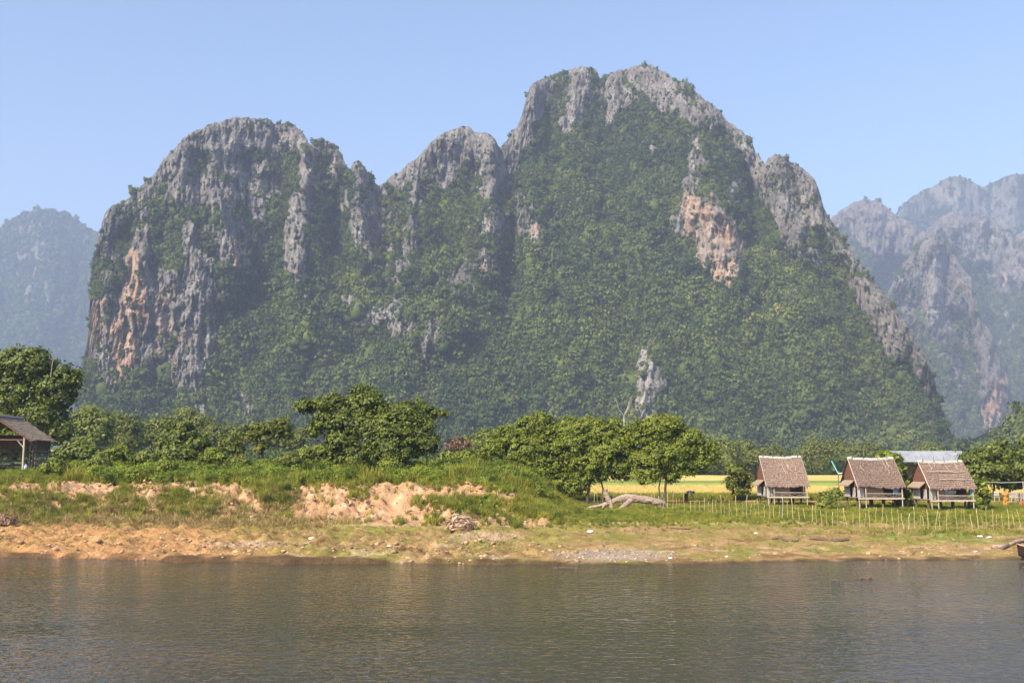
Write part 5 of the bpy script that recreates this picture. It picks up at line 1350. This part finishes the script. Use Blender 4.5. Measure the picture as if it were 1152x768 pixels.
skin_body("shirt", [(-.10, 0, .95), (.02, 0, 1.13), (.20, 0, 1.23), (.30, -.20, 1.10), (.35, -.21, .90), (.30, .20, 1.10), (.39, .21, .90)], [(0, 1), (1, 2), (2, 3), (3, 4), (2, 5), (5, 6)], [.155, .155, .165, .085, .065, .085, .065], M['grey_cloth'], pe)
skin_body("trousers", [(-.12, 0, .92), (-.14, -.12, .84), (-.06, -.14, .48), (-.14, -.16, .18), (-.14, .12, .84), (-.18, .14, .48), (-.31, .16, .18)], [(0, 1), (1, 2), (2, 3), (0, 4), (4, 5), (5, 6)], [.15, .12, .085, .07, .12, .085, .07], M['maroon_cloth'], pe)
head_parts(pe, (.52, 0, 1.08), (.75, 0, -.65), M['hair'])

# person in orange holding an arm out to the right
Yp = 84.0
pb = Vector((XU(1128.3, Yp), Yp, gz(XU(1128.3, Yp), Yp)))
pe = empty("person", pb, 0, "person in orange clothes standing on the lawn under the dark trees, one arm held out", "person")
hh = 0.86
sc = lambda q: Vector(q) * hh
J = [sc(q) for q in [(0, 0, .92), (0, 0, 1.16), (0, 0, 1.38), (0, 0, 1.50), (0, -.02, 1.56),
     (-.10, 0, .86), (-.10, 0, .48), (-.10, 0, .09), (-.11, -.14, .04), (.10, 0, .86), (.10, 0, .48), (.10, 0, .09), (.11, -.14, .04),
     (-.20, 0, 1.38), (-.34, -.05, 1.30), (-.24, -.20, 1.24), (.20, 0, 1.38), (.46, -.02, 1.36), (.70, -.04, 1.36)]]
Rr = [r_ * hh for r_ in [.14, .13, .15, .06, .06, .10, .07, .05, .04, .10, .07, .05, .04, .065, .048, .034, .065, .048, .034]]
hand(J, E2 := [(0, 1), (1, 2), (2, 3), (3, 4), (0, 5), (5, 6), (6, 7), (7, 8), (0, 9), (9, 10), (10, 11), (11, 12), (2, 13), (13, 14), (14, 15), (2, 16), (16, 17), (17, 18)], Rr, 18, (1, 0, -.1), (0, 1, 0), (0, 0, 1))
hand(J, E2, Rr, 15, (.8, -.3, 0), (0, 0, 1), (0, 1, 0))
skin_body("body", J, E2, Rr, M['skin'], pe)
skin_body("tunic", [sc(q) for q in [(0, 0, .62), (0, 0, .92), (0, 0, 1.16), (0, 0, 1.38), (-.20, 0, 1.37), (-.33, -.04, 1.30), (.20, 0, 1.38), (.46, -.02, 1.36)]], [(0, 1), (1, 2), (2, 3), (3, 4), (4, 5), (3, 6), (6, 7)],
          [.20 * hh, .175 * hh, .165 * hh, .17 * hh, .09 * hh, .07 * hh, .09 * hh, .07 * hh], M['orange_cloth'], pe)
skin_body("trousers", [sc(q) for q in [(0, 0, .90), (-.10, 0, .80), (-.10, 0, .45), (-.10, 0, .16), (.10, 0, .80), (.10, 0, .45), (.10, 0, .16)]], [(0, 1), (1, 2), (2, 3), (0, 4), (4, 5), (5, 6)], [.13, .10, .08, .07, .10, .08, .07], M['orange_cloth'], pe)
head_parts(pe, sc((0, -.02, 1.68)), (.2, -1, 0), M['hair'])

# ---------------------------------------------------------------- boat, driftwood and small things on the shore
# wooden longtail canoe, bow just inside the right edge
bb = px(1147, 621, 52.3); bb = Vector((bb.x + 3.1, bb.y - 0.6, 0.0))
bt = empty("wooden_boat", bb, R(-12), "reddish wooden boat moored at the waterline, only its bow in view", "boat")
sec = []
Lb = 3.2
hullV = []; hullF = []
ns_, nr_ = 16, 9
for i in range(ns_ + 1):
    f = i / ns_; x = -Lb + 2 * Lb * f
    wd = 0.50 * math.sin(math.pi * min(1, max(0, 0.06 + 0.92 * f))) ** 0.5
    shr = 0.42 + 0.38 * abs(2 * f - 1) ** 2.4
    keel = -0.14 + 0.36 * abs(2 * f - 1) ** 3.5
    for k_ in range(nr_):
        g = k_ / (nr_ - 1) * 2 - 1
        hullV.append((x, wd * g, keel + (shr - keel) * abs(g) ** 1.7))
for i in range(ns_):
    for k_ in range(nr_ - 1):
        p = i * nr_ + k_; hullF.append((p, p + 1, p + nr_ + 1, p + nr_))
hv_ = np.array(hullV); hf_ = np.array(hullF); nn_ = len(hv_)
inner = hv_.copy(); inner[:, 1] *= 0.93; inner[:, 2] += 0.035
link("hull", new_mesh("hull", np.concatenate([hv_, inner]), np.concatenate([hf_[:, ::-1], hf_ + nn_]), [M['boat_dark']], True), bt)
for s in (0, nr_ - 1):
    MB().tube([hullV[i * nr_ + s] for i in range(ns_ + 1)], 0.045, 6).build("gunwale", M['boat_wood'], bt)
MB().slab([(-Lb - .05, -.14, .80), (-Lb + .75, -.30, .60), (-Lb + .75, .30, .60), (-Lb - .05, .14, .80)], (0, 0, 0.035)).build("bow_deck", M['boat_wood'], bt)
for xx in (-1.2, 0.3, 1.7): MB().box((xx, 0, 0.36), (0.24, 0.86, 0.04)).build("thwart", M['boat_wood'], bt)

def lying(label, name, pts, rad, mat, cat, seed=0):
    mb = MB(); mb.tube(pts, rad, 8); V = np.array(mb.v)
    V += 0.03 * fbm(V[:, 0] * 3 + seed, V[:, 1] * 3, V[:, 2] * 3, 2, seed)[:, None]
    o = link(name, new_mesh(name, V, mb.f, [mat], True)); return tag(o, label, cat)
def on(u, Y, h=0.0): x = XU(u, Y); return Vector((x, Y, gz(x, Y) + h))
lying("pale weathered plank log on the turf near the moored boat", "driftwood_log", [on(1112, 56.0, .12), on(1120, 56.2, .13), on(1129, 56.4, .10)], [.14, .15, .10], M['dead_wood'], "driftwood", 1)
lying("long curved pale branch beyond the plank log, running to the right edge", "driftwood_branch", [on(1127, 56.4, .06), on(1136, 57, .16), on(1146, 57.6, .12), on(1160, 58.5, .10)], [.06, .11, .09, .05], M['dead_wood'], "driftwood", 2)
for lb, u0, u1, Y_, r_ in (("dark rotten stick lying on the turf, left of the two dark ones", 866, 896, 58.3, .10), ("dark rotten stick lying on the turf, right of the two dark ones", 908, 952, 58.6, .12)):
    lying(lb, "rotten_stick", [on(u0 + (u1 - u0) * f, Y_ - 0.5 * f + .1 * math.sin(9 * f), .05 + .03 * math.sin(7 * f)) for f in (0, .25, .5, .75, 1)], [.04, r_, r_ * .8, r_, .04], M['post'], "stick", int(u0))
lying("thin fallen stick near the dark rotten ones", "rotten_stick", [on(752, 62.4, .04), on(775, 62.0, .05)], [.03, .05], M['post'], "stick", 9)
# dry brush heap and white litter
def heap(label, u, Y, w, h, n, mat, seed, name="dry_brush_heap"):
    base = on(u, Y, 0); t = empty(name, base, 0, label, "brush heap")
    V, Fc_, tn = leaf_cloud([(0, 0, h * .4, w, w * .6, h * .6), (w * .4, 0, h * .3, w * .6, w * .5, h * .5)], n, 0.10, seed, clump=w * .3, per=20, aspect=3.5)
    V[:, 2] = np.maximum(V[:, 2], 0.01); link("twig_mass", new_mesh(name, V, Fc_, [mat], False, {'tint': ('POINT', tn)}), t)
    r = np.random.default_rng(seed)
    for q in range(7):
        a = r.uniform(0, 6.28); MB().tube([(0, 0, 0.02), (math.cos(a) * w * .6, math.sin(a) * w * .4, h * .6), (math.cos(a) * w, math.sin(a) * w * .6, h * r.uniform(.7, 1.1))], [.03, .02, .008], 5).build("branch", M['pale_wood'], t)
heap("reddish dry brush heap beside the shore path in the middle", 517, 60.5, 0.72, 0.95, 1900, M['leaf_straw'], 901)
heap("small brown brush heap at the left edge of the shore", 8, 64.5, 0.7, 0.55, 1200, M['leaf_dry'], 905)
lit = [(1098, 59.5, .16, "flat white scrap on the turf below the fence, left of a pair"), (1108, 59.3, .14, "round white scrap on the turf below the fence, right of a pair"),
       (440, 54.6, .16, "white scrap at the middle of the left shore"), (353, 57.2, .20, "white flat stone on the left shore under the dark tree"), (664, 60.4, .22, "bluish white plastic bag lying left of the grass tuft near the fallen tree"),
       (848, 60.6, .14, "white scrap on the turf in front of the fence's bend"), (1092, 54.4, .12, "tiny white scrap near the plank log"), (1146, 53.8, .14, "white scrap right beside the boat's bow"),
       (752, 51.4, .12, "white stone at the end of the gravel spit"), (815, 52.4, .11, "white pebble at the water's edge right of the gravel")]
for j, (u, Y, s, lb) in enumerate(lit):
    V, Fq = blob((0, 0, s * .3), (s, s * .7, s * .38), 20 + j, 2, 0.5)
    tag(link("litter_scrap", new_mesh("litter_scrap", V, Fq, [M['white_paint']]), None, on(u, Y, 0)), lb, "litter")
# things under the trees at the right: table, chairs, cone, clothes line
mb_o = empty("low_table", on(1119, 92), 0, "dark low table among pale seats under the right trees", "table")
MB().box((0, 0, 0.72), (1.6, 0.7, 0.05)).build("table_top", M['post'], mb_o)
for sx in (-.7, .7):
    for sy in (-.28, .28): MB().box((sx, sy, .35), (.07, .07, .69)).build("leg", M['post'], mb_o)
for j, (u, Y, lb) in enumerate(((1119, 90, "pale chair left of the person in orange"), (1137, 89, "pale chair just right of the person in orange"), (1143, 90, "pale chair between the other chair and the red cone"), (1150, 88, "pale chair at the right edge under the tree"))):
    c0 = empty("garden_chair", on(u, Y + 5), R(20 * j - 25), lb, "chair")
    MB().box((0, 0, .43), (.46, .44, .04)).build("seat", M['woven_grey'], c0)
    for i in range(4): MB().box((-.17 + .113 * i, .215, .66), (.07, .03, .42)).build("back_slat", M['woven_grey'], c0)
    MB().box((0, .215, .885), (.44, .034, .06)).build("back_rail", M['woven_grey'], c0)
    for sx in (-.2, .2):
        for sy in (-.19, .19): MB().box((sx, sy, .2), (.04, .04, .42)).build("leg", M['woven_grey'], c0)
cb = MB(); cb.tube([(0, 0, .04), (0, 0, .3), (0, 0, .66)], [.20, .12, .03], 12); cn = empty("traffic_cone", on(1146, 85), 0, "small red cone standing on the lawn at the right edge", "cone")
cb.build("cone_body", M['red_paint'], cn, smooth=True); MB().box((0, 0, .02), (.5, .5, .04)).build("base", M['red_paint'], cn)
cl = empty("clothes_line", on(1120, 86), 0, "pale line strung under the dark trees from the right hut to the right edge", "line")
cbse = on(1120, 86)
for q, uu_ in enumerate((1104, 1149.5)): MB().tube([on(uu_, 86, -.2) - cbse, on(uu_, 86, 2.15) - cbse], .035, 6).build("pole", M['pale_wood'], cl)
MB().tube([on(1104, 86, 2.12) - cbse, on(1125, 86, 2.0) - cbse, on(1149.5, 86, 2.1) - cbse, on(1175, 86, 2.05) - cbse], .018, 5).build("cord", M['white_paint'], cl)
gt = empty("garden_trellis", on(1098, 84), 0, "small frame of white painted sticks beside the right hut", "frame")
for dx, h_ in ((-.5, 1.9), (-.1, 1.6), (.4, 1.8)): MB().tube([(dx, 0, -.1), (dx, 0, h_)], .04, 5).build("upright", M['white_paint'], gt)
MB().tube([(-.6, 0, 1.45), (.5, 0, 1.40)], .035, 5).build("crossbar", M['white_paint'], gt)
# submerged twigs and two floating bits in the shallows
for lb, u, v, w in (("dark twigs breaking the water surface left of the gravel", 634, 639, 12), ("reddish floating weed in the river below the huts", 972, 651, 11), ("smaller dark floating weed left of the reddish one", 940, 653, 4)):
    p = px(u, v, 1.0); dirv = (p - Vector((0, 0, CAM_Z))); tt = -CAM_Z / dirv.z; q = Vector((0, 0, CAM_Z)) + dirv * tt
    mb = MB(); r = np.random.default_rng(u); ww = w * q.y / F
    for i in range(9):
        a = Vector((r.uniform(-ww, ww), r.uniform(-.25, .25), -0.02)); mb.tube([a, a + Vector((r.uniform(-.2, .2), r.uniform(-.1, .1), r.uniform(.03, .10)))], .02, 4)
    mb.tube([(-ww, 0, .005), (0, .05, .02), (ww, 0, .005)], [.015, .05, .015], 6)
    o = mb.build("floating_twigs", M['post'], None, q); tag(o, lb, "twigs")
# ---------------------------------------------------------------- haze: a closed box of thin even air around the place
m = bpy.data.materials.new("haze_air"); m.use_nodes = True
nt = m.node_tree; nt.nodes.remove(nt.nodes["Principled BSDF"])
pv = nt.nodes.new("ShaderNodeVolumePrincipled")
pv.inputs["Color"].default_value = (0.48, 0.57, 0.82, 1)
pv.inputs["Density"].default_value = HAZE
pv.inputs["Anisotropy"].default_value = 0.0
nt.links.new(pv.outputs[0], nt.nodes["Material Output"].inputs["Volume"])
mb = MB().box((0, 2900, 415), (10800, 8000, 840.0))
hz = mb.build("haze", m)
tag(hz, "thin bluish haze that fades the far mountains", "haze", None, 'stuff')
